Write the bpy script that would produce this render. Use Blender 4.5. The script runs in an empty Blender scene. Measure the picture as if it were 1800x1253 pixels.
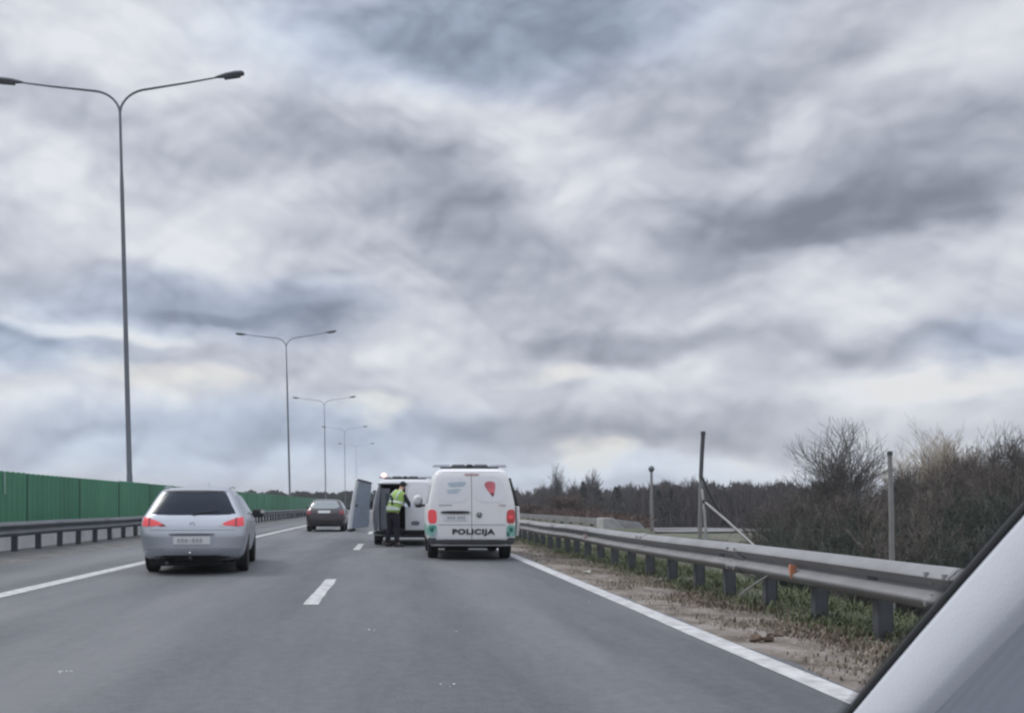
import bpy, bmesh, math, random
from mathutils import Vector, Matrix, Euler
S = bpy.context.scene
R = math.radians
random.seed(7)

# ------------------------------------------------------------------ camera
F_PX, HX, HY, CAM_H = 1600.0, 692.0, 888.0, 1.15      # focal length, vanishing point (photo pixels) and eye height
cam_d = bpy.data.cameras.new('camera')
cam = bpy.data.objects.new('camera', cam_d)
S.collection.objects.link(cam)
cam.location = (0, 0, CAM_H)
cam.rotation_euler = (R(90), 0, 0)
cam_d.sensor_width = 36.0
cam_d.lens = 36.0 * F_PX / 1800.0
cam_d.shift_x = (900.0 - HX) / 1800.0
cam_d.shift_y = (HY - 626.5) / 1800.0
cam_d.clip_start = 0.05
cam_d.clip_end = 9000
S.camera = cam
S.render.resolution_x, S.render.resolution_y = 1024, 712
S.view_settings.view_transform = 'Standard'
S.view_settings.look = 'None'
S.view_settings.exposure = 0.0
S.view_settings.gamma = 1.0
S.cycles.use_denoising = True
S.cycles.max_bounces = 8
S.cycles.diffuse_bounces = 3
S.cycles.transparent_max_bounces = 8
S.cycles.volume_bounces = 0
S.cycles.filter_width = 2.4

SUN_EL, SUN_AZ = R(48), R(-62)        # azimuth measured from the view direction, to the left
sd = bpy.data.lights.new('sun', 'SUN')
sd.energy = 1.3
sd.angle = R(14)
sd.color = (1.0, 0.97, 0.92)
sun = bpy.data.objects.new('sun', sd)
S.collection.objects.link(sun)
sv = Vector((math.sin(SUN_AZ) * math.cos(SUN_EL), math.cos(SUN_AZ) * math.cos(SUN_EL), math.sin(SUN_EL)))
sun.rotation_euler = sv.to_track_quat('Z', 'Y').to_euler()
sun.location = (0, 0, 40)

# ------------------------------------------------------------------ sky
world = bpy.data.worlds.new('World')
S.world = world
world.use_nodes = True
wt = world.node_tree
for n in list(wt.nodes):
    wt.nodes.remove(n)
def WN(t, **kw):
    n = wt.nodes.new(t)
    for k, v in kw.items():
        setattr(n, k, v)
    return n
def WM(op, a, b=None, c=None, clamp=False):
    n = WN('ShaderNodeMath', operation=op, use_clamp=clamp)
    for i, v in enumerate((a, b, c)):
        if v is None:
            continue
        if isinstance(v, (int, float)):
            n.inputs[i].default_value = v
        else:
            wt.links.new(v, n.inputs[i])
    return n.outputs[0]
def build_sky():
    L = wt.links.new
    tc = WN('ShaderNodeTexCoord')
    nrm = WN('ShaderNodeVectorMath', operation='NORMALIZE')
    L(tc.outputs['Generated'], nrm.inputs[0])
    d = nrm.outputs[0]
    sp = WN('ShaderNodeSeparateXYZ')
    L(d, sp.inputs[0])
    x, y, z = sp.outputs
    az = WM('ARCTAN2', x, y)
    hyp = WM('SQRT', WM('ADD', WM('MULTIPLY', x, x), WM('ADD', WM('MULTIPLY', y, y), 1e-5)))
    el = WM('DIVIDE', z, hyp)
    # cloud deck seen from below: direction projected on a high plane
    zz = WM('ADD', WM('MAXIMUM', z, 0.0), 0.10)
    cp = WN('ShaderNodeCombineXYZ')
    L(WM('DIVIDE', x, zz), cp.inputs[0]); L(WM('DIVIDE', y, zz), cp.inputs[1]); cp.inputs[2].default_value = 3.7
    deck = cp.outputs[0]
    def noise(vec, scale, detail, rough=0.55, dist=0.0):
        n = WN('ShaderNodeTexNoise')
        n.inputs['Scale'].default_value = scale
        n.inputs['Detail'].default_value = detail
        n.inputs['Roughness'].default_value = rough
        n.inputs['Distortion'].default_value = dist
        L(vec, n.inputs['Vector'])
        return n
    # angular coordinates, warped by noise so that the cloud masses get ragged edges
    ac = WN('ShaderNodeCombineXYZ')
    L(az, ac.inputs[0]); L(el, ac.inputs[1])
    st = WN('ShaderNodeVectorMath', operation='MULTIPLY')
    L(ac.outputs[0], st.inputs[0]); st.inputs[1].default_value = (1.0, 1.5, 1.0)
    wn = noise(st.outputs[0], 6.5, 5.0, 0.48)
    wsub = WN('ShaderNodeVectorMath', operation='SUBTRACT')
    L(wn.outputs['Color'], wsub.inputs[0]); wsub.inputs[1].default_value = (0.5, 0.5, 0.5)
    wsc = WN('ShaderNodeVectorMath', operation='MULTIPLY')
    L(wsub.outputs[0], wsc.inputs[0]); wsc.inputs[1].default_value = (0.21, 0.095, 0)
    wadd = WN('ShaderNodeVectorMath', operation='ADD')
    L(ac.outputs[0], wadd.inputs[0]); L(wsc.outputs[0], wadd.inputs[1])
    wv = wadd.outputs[0]
    def blob(px, py, rx, ry, rot, amp):
        u = (px - HX) / F_PX
        v = (HY - py) / F_PX
        h = math.sqrt(1 + u * u)
        m = WN('ShaderNodeMapping', vector_type='TEXTURE')
        m.inputs['Location'].default_value = (math.atan(u), v / h, 0)
        m.inputs['Rotation'].default_value = (0, 0, R(rot))
        m.inputs['Scale'].default_value = (rx / F_PX / h, ry / F_PX, 1)
        L(wv, m.inputs['Vector'])
        g = WN('ShaderNodeTexGradient', gradient_type='SPHERICAL')
        L(m.outputs[0], g.inputs[0])
        mr = WN('ShaderNodeMapRange', interpolation_type='SMOOTHSTEP')
        mr.inputs['From Min'].default_value = 0.0
        mr.inputs['From Max'].default_value = 0.70
        mr.inputs['To Min'].default_value = 0.0
        mr.inputs['To Max'].default_value = amp
        L(g.outputs['Fac'], mr.inputs['Value'])
        return mr.outputs[0]
    tot = WM('ADD', 0.0, 0.675)
    for b in SKY_BLOBS:
        tot = WM('ADD', tot, blob(*b))
    warm = WM('ADD', 0.0, 0.0)
    for b in SKY_WARM:
        bb = blob(*b)
        warm = WM('ADD', warm, bb)
        tot = WM('ADD', tot, WM('MULTIPLY', bb, 0.30))
    blue = WM('ADD', 0.0, 0.0)
    for b in SKY_BLUE:
        blue = WM('ADD', blue, blob(*b))
    n1 = noise(deck, 0.55, 7.0, 0.55)
    n2 = noise(st.outputs[0], 7.0, 8.0, 0.52)
    n3 = noise(st.outputs[0], 22.0, 6.0, 0.55)
    # relief: compare the cloud field with itself a little higher up, so that lumps get bright tops and dull flat bases
    def relief(vec, off, scale, detail, rough):
        a = noise(vec, scale, detail, rough)
        sh_ = WN('ShaderNodeVectorMath', operation='ADD')
        L(vec, sh_.inputs[0]); sh_.inputs[1].default_value = off
        b_ = noise(sh_.outputs[0], scale, detail, rough)
        return WM('SUBTRACT', a.outputs['Fac'], b_.outputs['Fac'])
    # billowed lumps: rounded puffs with creases between them, lit from above
    bwn = noise(st.outputs[0], 7.0, 1.5, 0.45)
    bs = WN('ShaderNodeVectorMath', operation='SCALE'); L(bwn.outputs['Color'], bs.inputs[0]); bs.inputs['Scale'].default_value = 0.05
    ba = WN('ShaderNodeVectorMath', operation='ADD'); L(st.outputs[0], ba.inputs[0]); L(bs.outputs[0], ba.inputs[1])
    def billow(vec):
        acc = None
        for sc_, am in ((4.2, 1.0), (8.6, 0.55), (18.0, 0.30), (37.0, 0.15)):
            n_ = noise(vec, sc_, 0.0)
            t_ = WM('MULTIPLY', WM('ABSOLUTE', WM('SUBTRACT', n_.outputs['Fac'], 0.5), 0), am * 2)
            acc = t_ if acc is None else WM('ADD', acc, t_)
        return acc
    up_ = WN('ShaderNodeVectorMath', operation='ADD'); L(ba.outputs[0], up_.inputs[0]); up_.inputs[1].default_value = (-0.006, 0.022, 0)
    B0, B1 = billow(ba.outputs[0]), billow(up_.outputs[0])
    tot = WM('ADD', tot, WM('MULTIPLY', WM('SUBTRACT', B0, 0.42), 0.24))
    tot = WM('ADD', tot, WM('MULTIPLY', WM('SUBTRACT', B0, B1), 0.44))
    tot = WM('ADD', tot, WM('MULTIPLY', WM('SUBTRACT', n1.outputs['Fac'], 0.5), 0.20))
    tot = WM('ADD', tot, WM('MULTIPLY', WM('SUBTRACT', n2.outputs['Fac'], 0.5), 0.22))
    tot = WM('ADD', tot, WM('MULTIPLY', WM('SUBTRACT', n3.outputs['Fac'], 0.5), 0.08))
    ramp = WN('ShaderNodeValToRGB')
    cr = ramp.color_ramp
    cr.interpolation = 'B_SPLINE'
    pts = [(0.0, (0.19, 0.205, 0.250)), (0.25, (0.285, 0.312, 0.370)), (0.50, (0.455, 0.480, 0.555)),
           (0.70, (0.60, 0.625, 0.695)), (0.86, (0.71, 0.735, 0.785)), (1.0, (0.82, 0.835, 0.87))]
    while len(cr.elements) < len(pts):
        cr.elements.new(0.5)
    for e, (p, c) in zip(cr.elements, pts):
        e.position = p
        e.color = (*c, 1)
    L(tot, ramp.inputs[0])
    def tint(prev, fac, col):
        m = WN('ShaderNodeMix', data_type='RGBA', blend_type='MULTIPLY')
        L(fac, m.inputs['Factor'])
        L(prev, m.inputs[6])
        m.inputs[7].default_value = (*col, 1)
        return m.outputs[2]
    col = tint(ramp.outputs[0], warm, (1.05, 0.995, 0.90))
    col = tint(col, blue, (0.86, 0.97, 1.09))
    # thin gaps: some clear sky shows through the deck
    skt = WN('ShaderNodeTexSky', sky_type='NISHITA')
    skt.sun_disc = False
    skt.sun_elevation = SUN_EL
    skt.sun_rotation = SUN_AZ
    sk = WN('ShaderNodeVectorMath', operation='SCALE')
    L(skt.outputs[0], sk.inputs[0]); sk.inputs['Scale'].default_value = 0.10
    mx = WN('ShaderNodeMix', data_type='RGBA')
    mx.inputs['Factor'].default_value = 0.94
    L(sk.outputs[0], mx.inputs[6]); L(col, mx.inputs[7])
    # overcast luminance grows towards the zenith and towards the veiled sun
    up = WN('ShaderNodeMapRange', interpolation_type='SMOOTHSTEP')
    up.inputs['From Min'].default_value = 0.50; up.inputs['From Max'].default_value = 0.95
    up.inputs['To Min'].default_value = 1.0; up.inputs['To Max'].default_value = ZENITH
    L(z, up.inputs['Value'])
    fin = WN('ShaderNodeVectorMath', operation='SCALE')
    L(mx.outputs[2], fin.inputs[0]); L(up.outputs[0], fin.inputs['Scale'])
    bg = WN('ShaderNodeBackground')
    L(fin.outputs[0], bg.inputs[0])
    out = WN('ShaderNodeOutputWorld')
    L(bg.outputs[0], out.inputs[0])
ZENITH = 2.6
#            px   py    rx   ry  rot  amp
SKY_BLOBS = [
    (850, 55, 560, 115, 4, -0.34), (1080, 110, 300, 90, 0, -0.14), (1480, 60, 300, 130, 0, -0.08),
    (230, 220, 330, 80, -12, -0.22), (650, 290, 330, 90, -22, -0.20), (880, 430, 260, 150, -30, -0.24),
    (380, 530, 420, 75, -6, -0.32), (60, 610, 230, 45, 0, -0.22), (1450, 395, 420, 95, 2, -0.36), (1480, 420, 280, 30, 0, -0.14), (360, 555, 300, 24, 0, -0.16),
    (1620, 300, 340, 130, 8, -0.22), (1050, 490, 300, 70, -5, -0.14), (1110, 605, 330, 55, 0, -0.28),
    (1560, 620, 320, 45, 0, -0.20), (850, 770, 520, 45, 0, -0.14), (300, 760, 480, 60, 0, -0.13),
    (1230, 745, 420, 45, 0, -0.16), (1650, 470, 260, 60, 6, -0.12), (1250, 170, 160, 70, 20, -0.12),
    (250, 50, 380, 160, 0, 0.24), (640, 140, 260, 80, -16, 0.20), (960, 270, 210, 120, -25, 0.26),
    (1320, 215, 130, 55, 8, 0.22), (270, 400, 360, 120, -10, 0.22), (60, 280, 150, 80, -20, 0.18),
    (190, 590, 230, 26, -3, 0.26), (40, 700, 300, 60, 0, 0.14), (700, 600, 160, 70, 0, 0.14),
    (1160, 655, 330, 36, 4, 0.20), (1550, 560, 220, 60, 6, 0.18), (1760, 430, 150, 90, 30, 0.24),
    (1600, 690, 300, 40, 0, 0.20), (1240, 822, 420, 36, 0, 0.26), (1640, 700, 240, 60, 0, 0.16), (1760, 40, 200, 90, 0, 0.14),
    (1130, 330, 150, 70, 0, 0.06), (1350, 260, 600, 240, 0, -0.09), (500, 830, 500, 50, 0, 0.08), (1350, 530, 300, 50, 0, 0.06),
]
SKY_WARM = [(1050, 797, 80, 36, 0, 1.0), (650, 722, 110, 34, 0, 0.9), (290, 672, 200, 30, -8, 0.7),
            (960, 665, 90, 30, 0, 0.6), (190, 600, 150, 22, 0, 0.5), (1640, 690, 160, 30, 0, 0.4)]
SKY_BLUE = [(850, 60, 700, 160, 0, 0.7), (60, 620, 260, 60, 0, 0.9), (400, 780, 700, 110, 0, 0.8),
            (350, 540, 420, 90, 0, 0.6), (1100, 840, 600, 60, 0, 0.6), (1790, 600, 200, 60, 0, 0.6)]
build_sky()
world.cycles.sampling_method = 'MANUAL'
world.cycles.sample_map_resolution = 512

# ------------------------------------------------------------------ helpers
def px(x, y, d):
    """photo pixel at distance d -> world point"""
    return Vector(((x - HX) / F_PX * d, d, CAM_H + (HY - y) / F_PX * d))
def link(o):
    S.collection.objects.link(o)
    return o
def tag(o, label=None, cat=None, group=None, kind=None):
    if label: o['label'] = label
    if cat: o['category'] = cat
    if group: o['group'] = group
    if kind: o['kind'] = kind
    return o
def empty(name, loc=(0, 0, 0), rz=0.0, label=None, cat=None, group=None):
    o = bpy.data.objects.new(name, None)
    o.empty_display_size = 0.2
    o.location = loc
    o.rotation_euler = (0, 0, rz)
    link(o)
    return tag(o, label, cat, group)
def mesh_obj(name, verts, faces, mat, parent=None, smooth=False, mats=None, fmat=None):
    me = bpy.data.meshes.new(name)
    me.from_pydata([tuple(v) for v in verts], [], faces)
    me.update()
    for m in (mats or [mat]):
        me.materials.append(m)
    if fmat:
        me.polygons.foreach_set('material_index', fmat)
    if smooth:
        me.polygons.foreach_set('use_smooth', [True] * len(me.polygons))
    o = bpy.data.objects.new(name, me)
    link(o)
    if parent: o.parent = parent
    return o
class MB:
    """collects simple solids and writes them as one mesh object"""
    def __init__(s): s.v = []; s.f = []
    def add(s, vs, fs):
        b = len(s.v)
        s.v += [tuple(v) for v in vs]
        s.f += [tuple(i + b for i in f) for f in fs]
        return s
    def box(s, c, d, rot=None, taper=1.0):
        hx, hy, hz = d[0] / 2, d[1] / 2, d[2] / 2
        vs = []
        for z in (-hz, hz):
            t = taper if z > 0 else 1.0
            for x, y in ((-hx, -hy), (hx, -hy), (hx, hy), (-hx, hy)):
                vs.append(Vector((x * t, y * t, z)))
        if rot is not None:
            vs = [rot @ v for v in vs]
        c = Vector(c)
        return s.add([v + c for v in vs], [(3, 2, 1, 0), (4, 5, 6, 7), (0, 1, 5, 4), (1, 2, 6, 5), (2, 3, 7, 6), (3, 0, 4, 7)])
    def tube(s, pts, radii, n=10, cap=True):
        pts = [Vector(p) for p in pts]
        if isinstance(radii, (int, float)): radii = [radii] * len(pts)
        rings = []
        up = None
        for i, p in enumerate(pts):
            t = (pts[min(i + 1, len(pts) - 1)] - pts[max(i - 1, 0)]).normalized()
            if up is None:
                up = Vector((0, 0, 1)) if abs(t.z) < 0.9 else Vector((1, 0, 0))
            a = t.cross(up).normalized()
            b = a.cross(t).normalized()
            up = b
            rings.append([p + (a * math.cos(2 * math.pi * k / n) + b * math.sin(2 * math.pi * k / n)) * radii[i] for k in range(n)])
        vs = [v for r in rings for v in r]
        fs = []
        for i in range(len(pts) - 1):
            for k in range(n):
                k2 = (k + 1) % n
                fs.append((i * n + k, (i + 1) * n + k, (i + 1) * n + k2, i * n + k2))
        if cap:
            fs.append(tuple(range(n)))
            fs.append(tuple(reversed(range((len(pts) - 1) * n, len(pts) * n))))
        return s.add(vs, fs)
    def lathe(s, prof, c=(0, 0, 0), axis='z', n=20):
        vs = []; fs = []
        c = Vector(c)
        for r, h in prof:
            for k in range(n):
                a = 2 * math.pi * k / n
                if axis == 'z': v = Vector((r * math.cos(a), r * math.sin(a), h))
                else: v = Vector((h, r * math.cos(a), r * math.sin(a)))
                vs.append(c + v)
        m = len(prof)
        for i in range(m - 1):
            for k in range(n):
                k2 = (k + 1) % n
                fs.append((i * n + k, i * n + k2, (i + 1) * n + k2, (i + 1) * n + k))
        fs.append(tuple(reversed(range(n))))
        fs.append(tuple(range((m - 1) * n, m * n)))
        return s.add(vs, fs)
    def build(s, name, mat, parent=None, smooth=False, bevel=0.0):
        o = mesh_obj(name, s.v, s.f, mat, parent, smooth)
        if bevel:
            m = o.modifiers.new('bevel', 'BEVEL')
            m.width = bevel; m.segments = 2; m.limit_method = 'ANGLE'
        return o
def auto_smooth(o, ang=40):
    me = o.data
    me.polygons.foreach_set('use_smooth', [True] * len(me.polygons))
    me.set_sharp_from_angle(angle=R(ang))
def apply_mods(o):
    dg = bpy.context.evaluated_depsgraph_get()
    ev = o.evaluated_get(dg)
    me = bpy.data.meshes.new_from_object(ev)
    old = o.data
    o.modifiers.clear()
    o.data = me
    return o
def copy_tree(o, parent=None):
    c = o.copy()
    link(c)
    if parent: c.parent = parent
    for ch in list(o.children):
        copy_tree(ch, c)
    return c

# ------------------------------------------------------------------ materials
def mat(name, col, rough=0.6, metal=0.0, var=0.0, vscale=3.0, bump=0.0, bscale=40.0, emit=None, spec=None, coat=0.0, col2=None, detail=6.0, stretch=None, obj_coord=True):
    m = bpy.data.materials.new(name)
    m.use_nodes = True
    nt = m.node_tree
    p = nt.nodes['Principled BSDF']
    p.inputs['Base Color'].default_value = (*col, 1)
    p.inputs['Roughness'].default_value = rough
    p.inputs['Metallic'].default_value = metal
    if spec is not None: p.inputs['Specular IOR Level'].default_value = spec
    if coat: p.inputs['Coat Weight'].default_value = coat; p.inputs['Coat Roughness'].default_value = 0.06
    if emit:
        p.inputs['Emission Color'].default_value = (*emit[0], 1)
        p.inputs['Emission Strength'].default_value = emit[1]
    tc = nt.nodes.new('ShaderNodeTexCoord')
    vec = tc.outputs['Object']
    if stretch:
        mp = nt.nodes.new('ShaderNodeMapping')
        mp.inputs['Scale'].default_value = stretch
        nt.links.new(vec, mp.inputs[0])
        vec = mp.outputs[0]
    if var or col2:
        n = nt.nodes.new('ShaderNodeTexNoise')
        n.inputs['Scale'].default_value = vscale
        n.inputs['Detail'].default_value = detail
        n.inputs['Roughness'].default_value = 0.6
        nt.links.new(vec, n.inputs['Vector'])
        r = nt.nodes.new('ShaderNodeValToRGB')
        a = col2 if col2 else tuple(c * (1 - var) for c in col)
        b = col if col2 else tuple(min(1, c * (1 + var)) for c in col)
        r.color_ramp.elements[0].position = 0.33; r.color_ramp.elements[0].color = (*a, 1)
        r.color_ramp.elements[1].position = 0.67; r.color_ramp.elements[1].color = (*b, 1)
        nt.links.new(n.outputs['Fac'], r.inputs[0])
        nt.links.new(r.outputs[0], p.inputs['Base Color'])
    if bump:
        n = nt.nodes.new('ShaderNodeTexNoise')
        n.inputs['Scale'].default_value = bscale
        n.inputs['Detail'].default_value = 4
        nt.links.new(vec, n.inputs['Vector'])
        bp = nt.nodes.new('ShaderNodeBump')
        bp.inputs['Strength'].default_value = bump
        bp.inputs['Distance'].default_value = 0.02
        nt.links.new(n.outputs['Fac'], bp.inputs['Height'])
        nt.links.new(bp.outputs[0], p.inputs['Normal'])
    return m
M = {}
M['line'] = mat('road_paint', (0.60, 0.60, 0.60), 0.65, col2=(0.34, 0.34, 0.345), vscale=7, bump=0.2, detail=10)
M['galv'] = mat('galvanised_steel', (0.26, 0.26, 0.27), 0.6, 0.15, var=0.14, vscale=2.2, bump=0.05)
M['galv_dark'] = mat('weathered_steel', (0.082, 0.088, 0.100), 0.65, 0.15, var=0.25, vscale=3)
M['pole'] = mat('lamp_post_steel', (0.15, 0.165, 0.185), 0.5, 0.4, var=0.12, vscale=1.0)
M['lamp_head'] = mat('lamp_head_metal', (0.10, 0.11, 0.12), 0.4, 0.3, var=0.1)
M['lamp_glass'] = mat('lamp_glass', (0.06, 0.065, 0.07), 0.15)
M['concrete'] = mat('concrete', (0.38, 0.38, 0.38), 0.85, var=0.16, vscale=1.6, bump=0.3, bscale=20)
M['concrete_grey'] = mat('concrete_grey', (0.20, 0.20, 0.205), 0.85, var=0.2, vscale=1.2, bump=0.3, bscale=20)
M['orange'] = mat('reflector_orange', (0.62, 0.26, 0.15), 0.35, var=0.1)
M['white_refl'] = mat('reflector_pale', (0.6, 0.45, 0.45), 0.35, var=0.1)
M['black'] = mat('black_plastic', (0.022, 0.023, 0.026), 0.55, var=0.2, vscale=8)
M['rubber'] = mat('tyre_rubber', (0.018, 0.018, 0.02), 0.8, var=0.2, vscale=10, bump=0.2)
M['rim'] = mat('alloy_rim', (0.38, 0.39, 0.40), 0.35, 0.8, var=0.1)
M['underbody'] = mat('underbody', (0.012, 0.012, 0.014), 0.85, var=0.2)
def asphalt():
    m = bpy.data.materials.new('asphalt')
    m.use_nodes = True
    nt = m.node_tree; L = nt.links.new
    p = nt.nodes['Principled BSDF']
    tc = nt.nodes.new('ShaderNodeTexCoord')
    def noise(scale, det, st=None, rough=0.6):
        n = nt.nodes.new('ShaderNodeTexNoise')
        n.inputs['Scale'].default_value = scale; n.inputs['Detail'].default_value = det
        n.inputs['Roughness'].default_value = rough
        if st:
            mp = nt.nodes.new('ShaderNodeMapping'); mp.inputs['Scale'].default_value = st
            L(tc.outputs['Object'], mp.inputs[0]); L(mp.outputs[0], n.inputs['Vector'])
        else:
            L(tc.outputs['Object'], n.inputs['Vector'])
        return n.outputs['Fac']
    def math_(op, a, b):
        n = nt.nodes.new('ShaderNodeMath'); n.operation = op
        for i, v in enumerate((a, b)):
            if isinstance(v, (int, float)): n.inputs[i].default_value = v
            else: L(v, n.inputs[i])
        return n.outputs[0]
    big = noise(0.35, 5, (1.0, 0.22, 1))         # long patches along the lane
    mid = noise(1.6, 6, (1.0, 0.12, 1))          # wheel tracks and drag marks
    fine = noise(70, 3)
    # tyre-polished wheel tracks: real wear, darker bands either side of each lane's middle
    sx = nt.nodes.new('ShaderNodeSeparateXYZ'); L(tc.outputs['Object'], sx.inputs[0])
    tr = math_('MULTIPLY', math_('SINE', math_('MULTIPLY', math_('ADD', sx.outputs[0], 0.95), 2 * math.pi / 1.85), 0), 0.13)
    tot = math_('ADD', math_('MULTIPLY', math_('SUBTRACT', big, 0.5), 1.5), math_('MULTIPLY', math_('SUBTRACT', mid, 0.5), 0.85))
    tot = math_('ADD', tot, tr)
    tot = math_('ADD', tot, math_('MULTIPLY', math_('SUBTRACT', fine, 0.5), 0.9))
    tot = math_('ADD', tot, math_('MULTIPLY', math_('SUBTRACT', noise(11, 5), 0.5), 0.55))
    tot = math_('ADD', tot, 0.5)
    r = nt.nodes.new('ShaderNodeValToRGB')
    r.color_ramp.elements[0].position = 0.2; r.color_ramp.elements[0].color = (0.074, 0.081, 0.091, 1)
    r.color_ramp.elements[1].position = 0.8; r.color_ramp.elements[1].color = (0.152, 0.156, 0.165, 1)
    L(tot, r.inputs[0]); L(r.outputs[0], p.inputs['Base Color'])
    p.inputs['Roughness'].default_value = 0.75
    b = nt.nodes.new('ShaderNodeBump'); b.inputs['Strength'].default_value = 0.25; b.inputs['Distance'].default_value = 0.01
    L(fine, b.inputs['Height']); L(b.outputs[0], p.inputs['Normal'])
    return m
M['asphalt'] = asphalt()
def ground_mat():
    m = bpy.data.materials.new('verge_ground')
    m.use_nodes = True
    nt = m.node_tree; L = nt.links.new
    p = nt.nodes['Principled BSDF']; p.inputs['Roughness'].default_value = 0.95
    tc = nt.nodes.new('ShaderNodeTexCoord')
    sx = nt.nodes.new('ShaderNodeSeparateXYZ'); L(tc.outputs['Object'], sx.inputs[0])
    def noise(s, d):
        n = nt.nodes.new('ShaderNodeTexNoise'); n.inputs['Scale'].default_value = s; n.inputs['Detail'].default_value = d
        n.inputs['Roughness'].default_value = 0.65
        L(tc.outputs['Object'], n.inputs['Vector']); return n.outputs['Fac']
    def ramp(f, pts):
        r = nt.nodes.new('ShaderNodeValToRGB')
        while len(r.color_ramp.elements) < len(pts): r.color_ramp.elements.new(0.5)
        for e, (q, c) in zip(r.color_ramp.elements, pts): e.position = q; e.color = (*c, 1)
        L(f, r.inputs[0]); return r.outputs[0]
    sand = ramp(noise(1.7, 8), [(0.36, (0.085, 0.070, 0.055)), (0.5, (0.185, 0.160, 0.137)), (0.62, (0.27, 0.245, 0.225))])
    grass = ramp(noise(1.1, 8), [(0.3, (0.06, 0.066, 0.042)), (0.5, (0.105, 0.11, 0.072)), (0.72, (0.165, 0.15, 0.115))])
    def mrange(v, a, b):
        q = nt.nodes.new('ShaderNodeMapRange'); q.inputs['From Min'].default_value = a; q.inputs['From Max'].default_value = b
        L(v, q.inputs['Value']); return q.outputs[0]
    n = noise(2.3, 5)
    ad = nt.nodes.new('ShaderNodeMath'); ad.operation = 'MULTIPLY_ADD'
    L(n, ad.inputs[0]); ad.inputs[1].default_value = 3.0; ad.inputs[2].default_value = -1.5
    xx = nt.nodes.new('ShaderNodeMath'); xx.operation = 'ADD'; L(sx.outputs[0], xx.inputs[0]); L(ad.outputs[0], xx.inputs[1])
    mix = nt.nodes.new('ShaderNodeMix'); mix.data_type = 'RGBA'
    L(mrange(xx.outputs[0], 3.75, 4.35), mix.inputs['Factor']); L(sand, mix.inputs[6]); L(grass, mix.inputs[7])
    mix2 = nt.nodes.new('ShaderNodeMix'); mix2.data_type = 'RGBA'       # median left of the lanes: grey dirt
    grey = ramp(noise(2.0, 7), [(0.3, (0.085, 0.085, 0.085)), (0.7, (0.17, 0.17, 0.165))])
    L(mrange(xx.outputs[0], -6.4, -7.2), mix2.inputs['Factor']); L(mix.outputs[2], mix2.inputs[6]); L(grey, mix2.inputs[7])
    L(mix2.outputs[2], p.inputs['Base Color'])
    b = nt.nodes.new('ShaderNodeBump'); b.inputs['Strength'].default_value = 0.6; b.inputs['Distance'].default_value = 0.04
    L(noise(14, 6), b.inputs['Height']); L(b.outputs[0], p.inputs['Normal'])
    return m
M['ground'] = ground_mat()

# ------------------------------------------------------------------ ground
def sstep(a, b, x):
    t = max(0.0, min(1.0, (x - a) / (b - a)))
    return t * t * (3 - 2 * t)
def ground_z(x, y):
    edge = 4.7 + 7.3 * sstep(38, 46, y)                 # the embankment is wider where the slip road runs
    low = -2.3 * sstep(edge, edge + 6.0, x)
    low += -1.0 * sstep(-24, -34, x)
    med = -0.0 
    bank = 1.5 * sstep(14, 26, x) * (1 - sstep(45, 60, y)) * sstep(4, 14, y)   # scrub bank rising on the right
    rough = 0.0
    if x > 3.4 or -9.4 < x < -7.5:
        rough = 0.035 * math.sin(x * 3.1 + y * 1.7) * math.sin(y * 2.3 - x * 1.1)
        rough *= min(1.0, max(0.0, (x - 3.4) if x > 0 else 1.0))
        if x > 6: rough *= 3
    m = 0.05 * sstep(-7.5, -8.2, x) if x < 0 and x > -10 else 0.0
    return low + bank + rough + m
def make_ground():
    xs = [-2500, -900, -300, -120, -60, -34, -29, -24, -18, -12, -10.2, -9.4, -8.9, -8.2, -7.6, -7.2, -6, -3, 0, 2.6, 3.0]
    xs += [3.2 + 0.25 * i for i in range(0, 16)] + [7.5 + i * 0.75 for i in range(0, 28)] + [30, 34, 40, 50, 70, 110, 200, 500, 1200, 2500]
    ys = [-60, -20, -5, 0, 2] + [3 + 0.4 * i for i in range(0, 70)] + [31 + 1.0 * i for i in range(0, 45)] + [80, 90, 100, 120, 150, 200, 300, 500, 900, 2000, 5000]
    vs = [(x, y, ground_z(x, y)) for y in ys for x in xs]
    nx = len(xs)
    fs = [(j * nx + i, j * nx + i + 1, (j + 1) * nx + i + 1, (j + 1) * nx + i) for j in range(len(ys) - 1) for i in range(nx - 1)]
    o = mesh_obj('ground', vs, fs, M['ground'], smooth=True)
    tag(o, 'grassy and sandy ground either side of the motorway', kind='structure')
make_ground()
def strip(name, x0, x1, z, y0, y1, m, label, seg=8.0, wob=0.0):
    n = max(1, int((y1 - y0) / seg))
    vs = []; fs = []
    rr = random.Random(hash(name) % 1000 if False else len(name))
    for i in range(n + 1):
        y = y0 + (y1 - y0) * i / n
        w = rr.uniform(-wob, wob)
        vs += [(x0, y, z), (x1 + w, y, z)]
    for i in range(n):
        fs.append((2 * i, 2 * i + 1, 2 * i + 3, 2 * i + 2))
    return tag(mesh_obj(name, vs, fs, m), label, kind='structure')
strip('road', -7.35, 2.83, 0.006 + 0.02, -40, 1500, M['asphalt'], 'grey asphalt carriageway with two lanes', seg=0.5, wob=0.04)
strip('opposite_road', -28.0, -11.0, 0.02, -40, 1500, M['asphalt'], 'opposite carriageway beyond the green barrier')
RZ = 0.026
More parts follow.
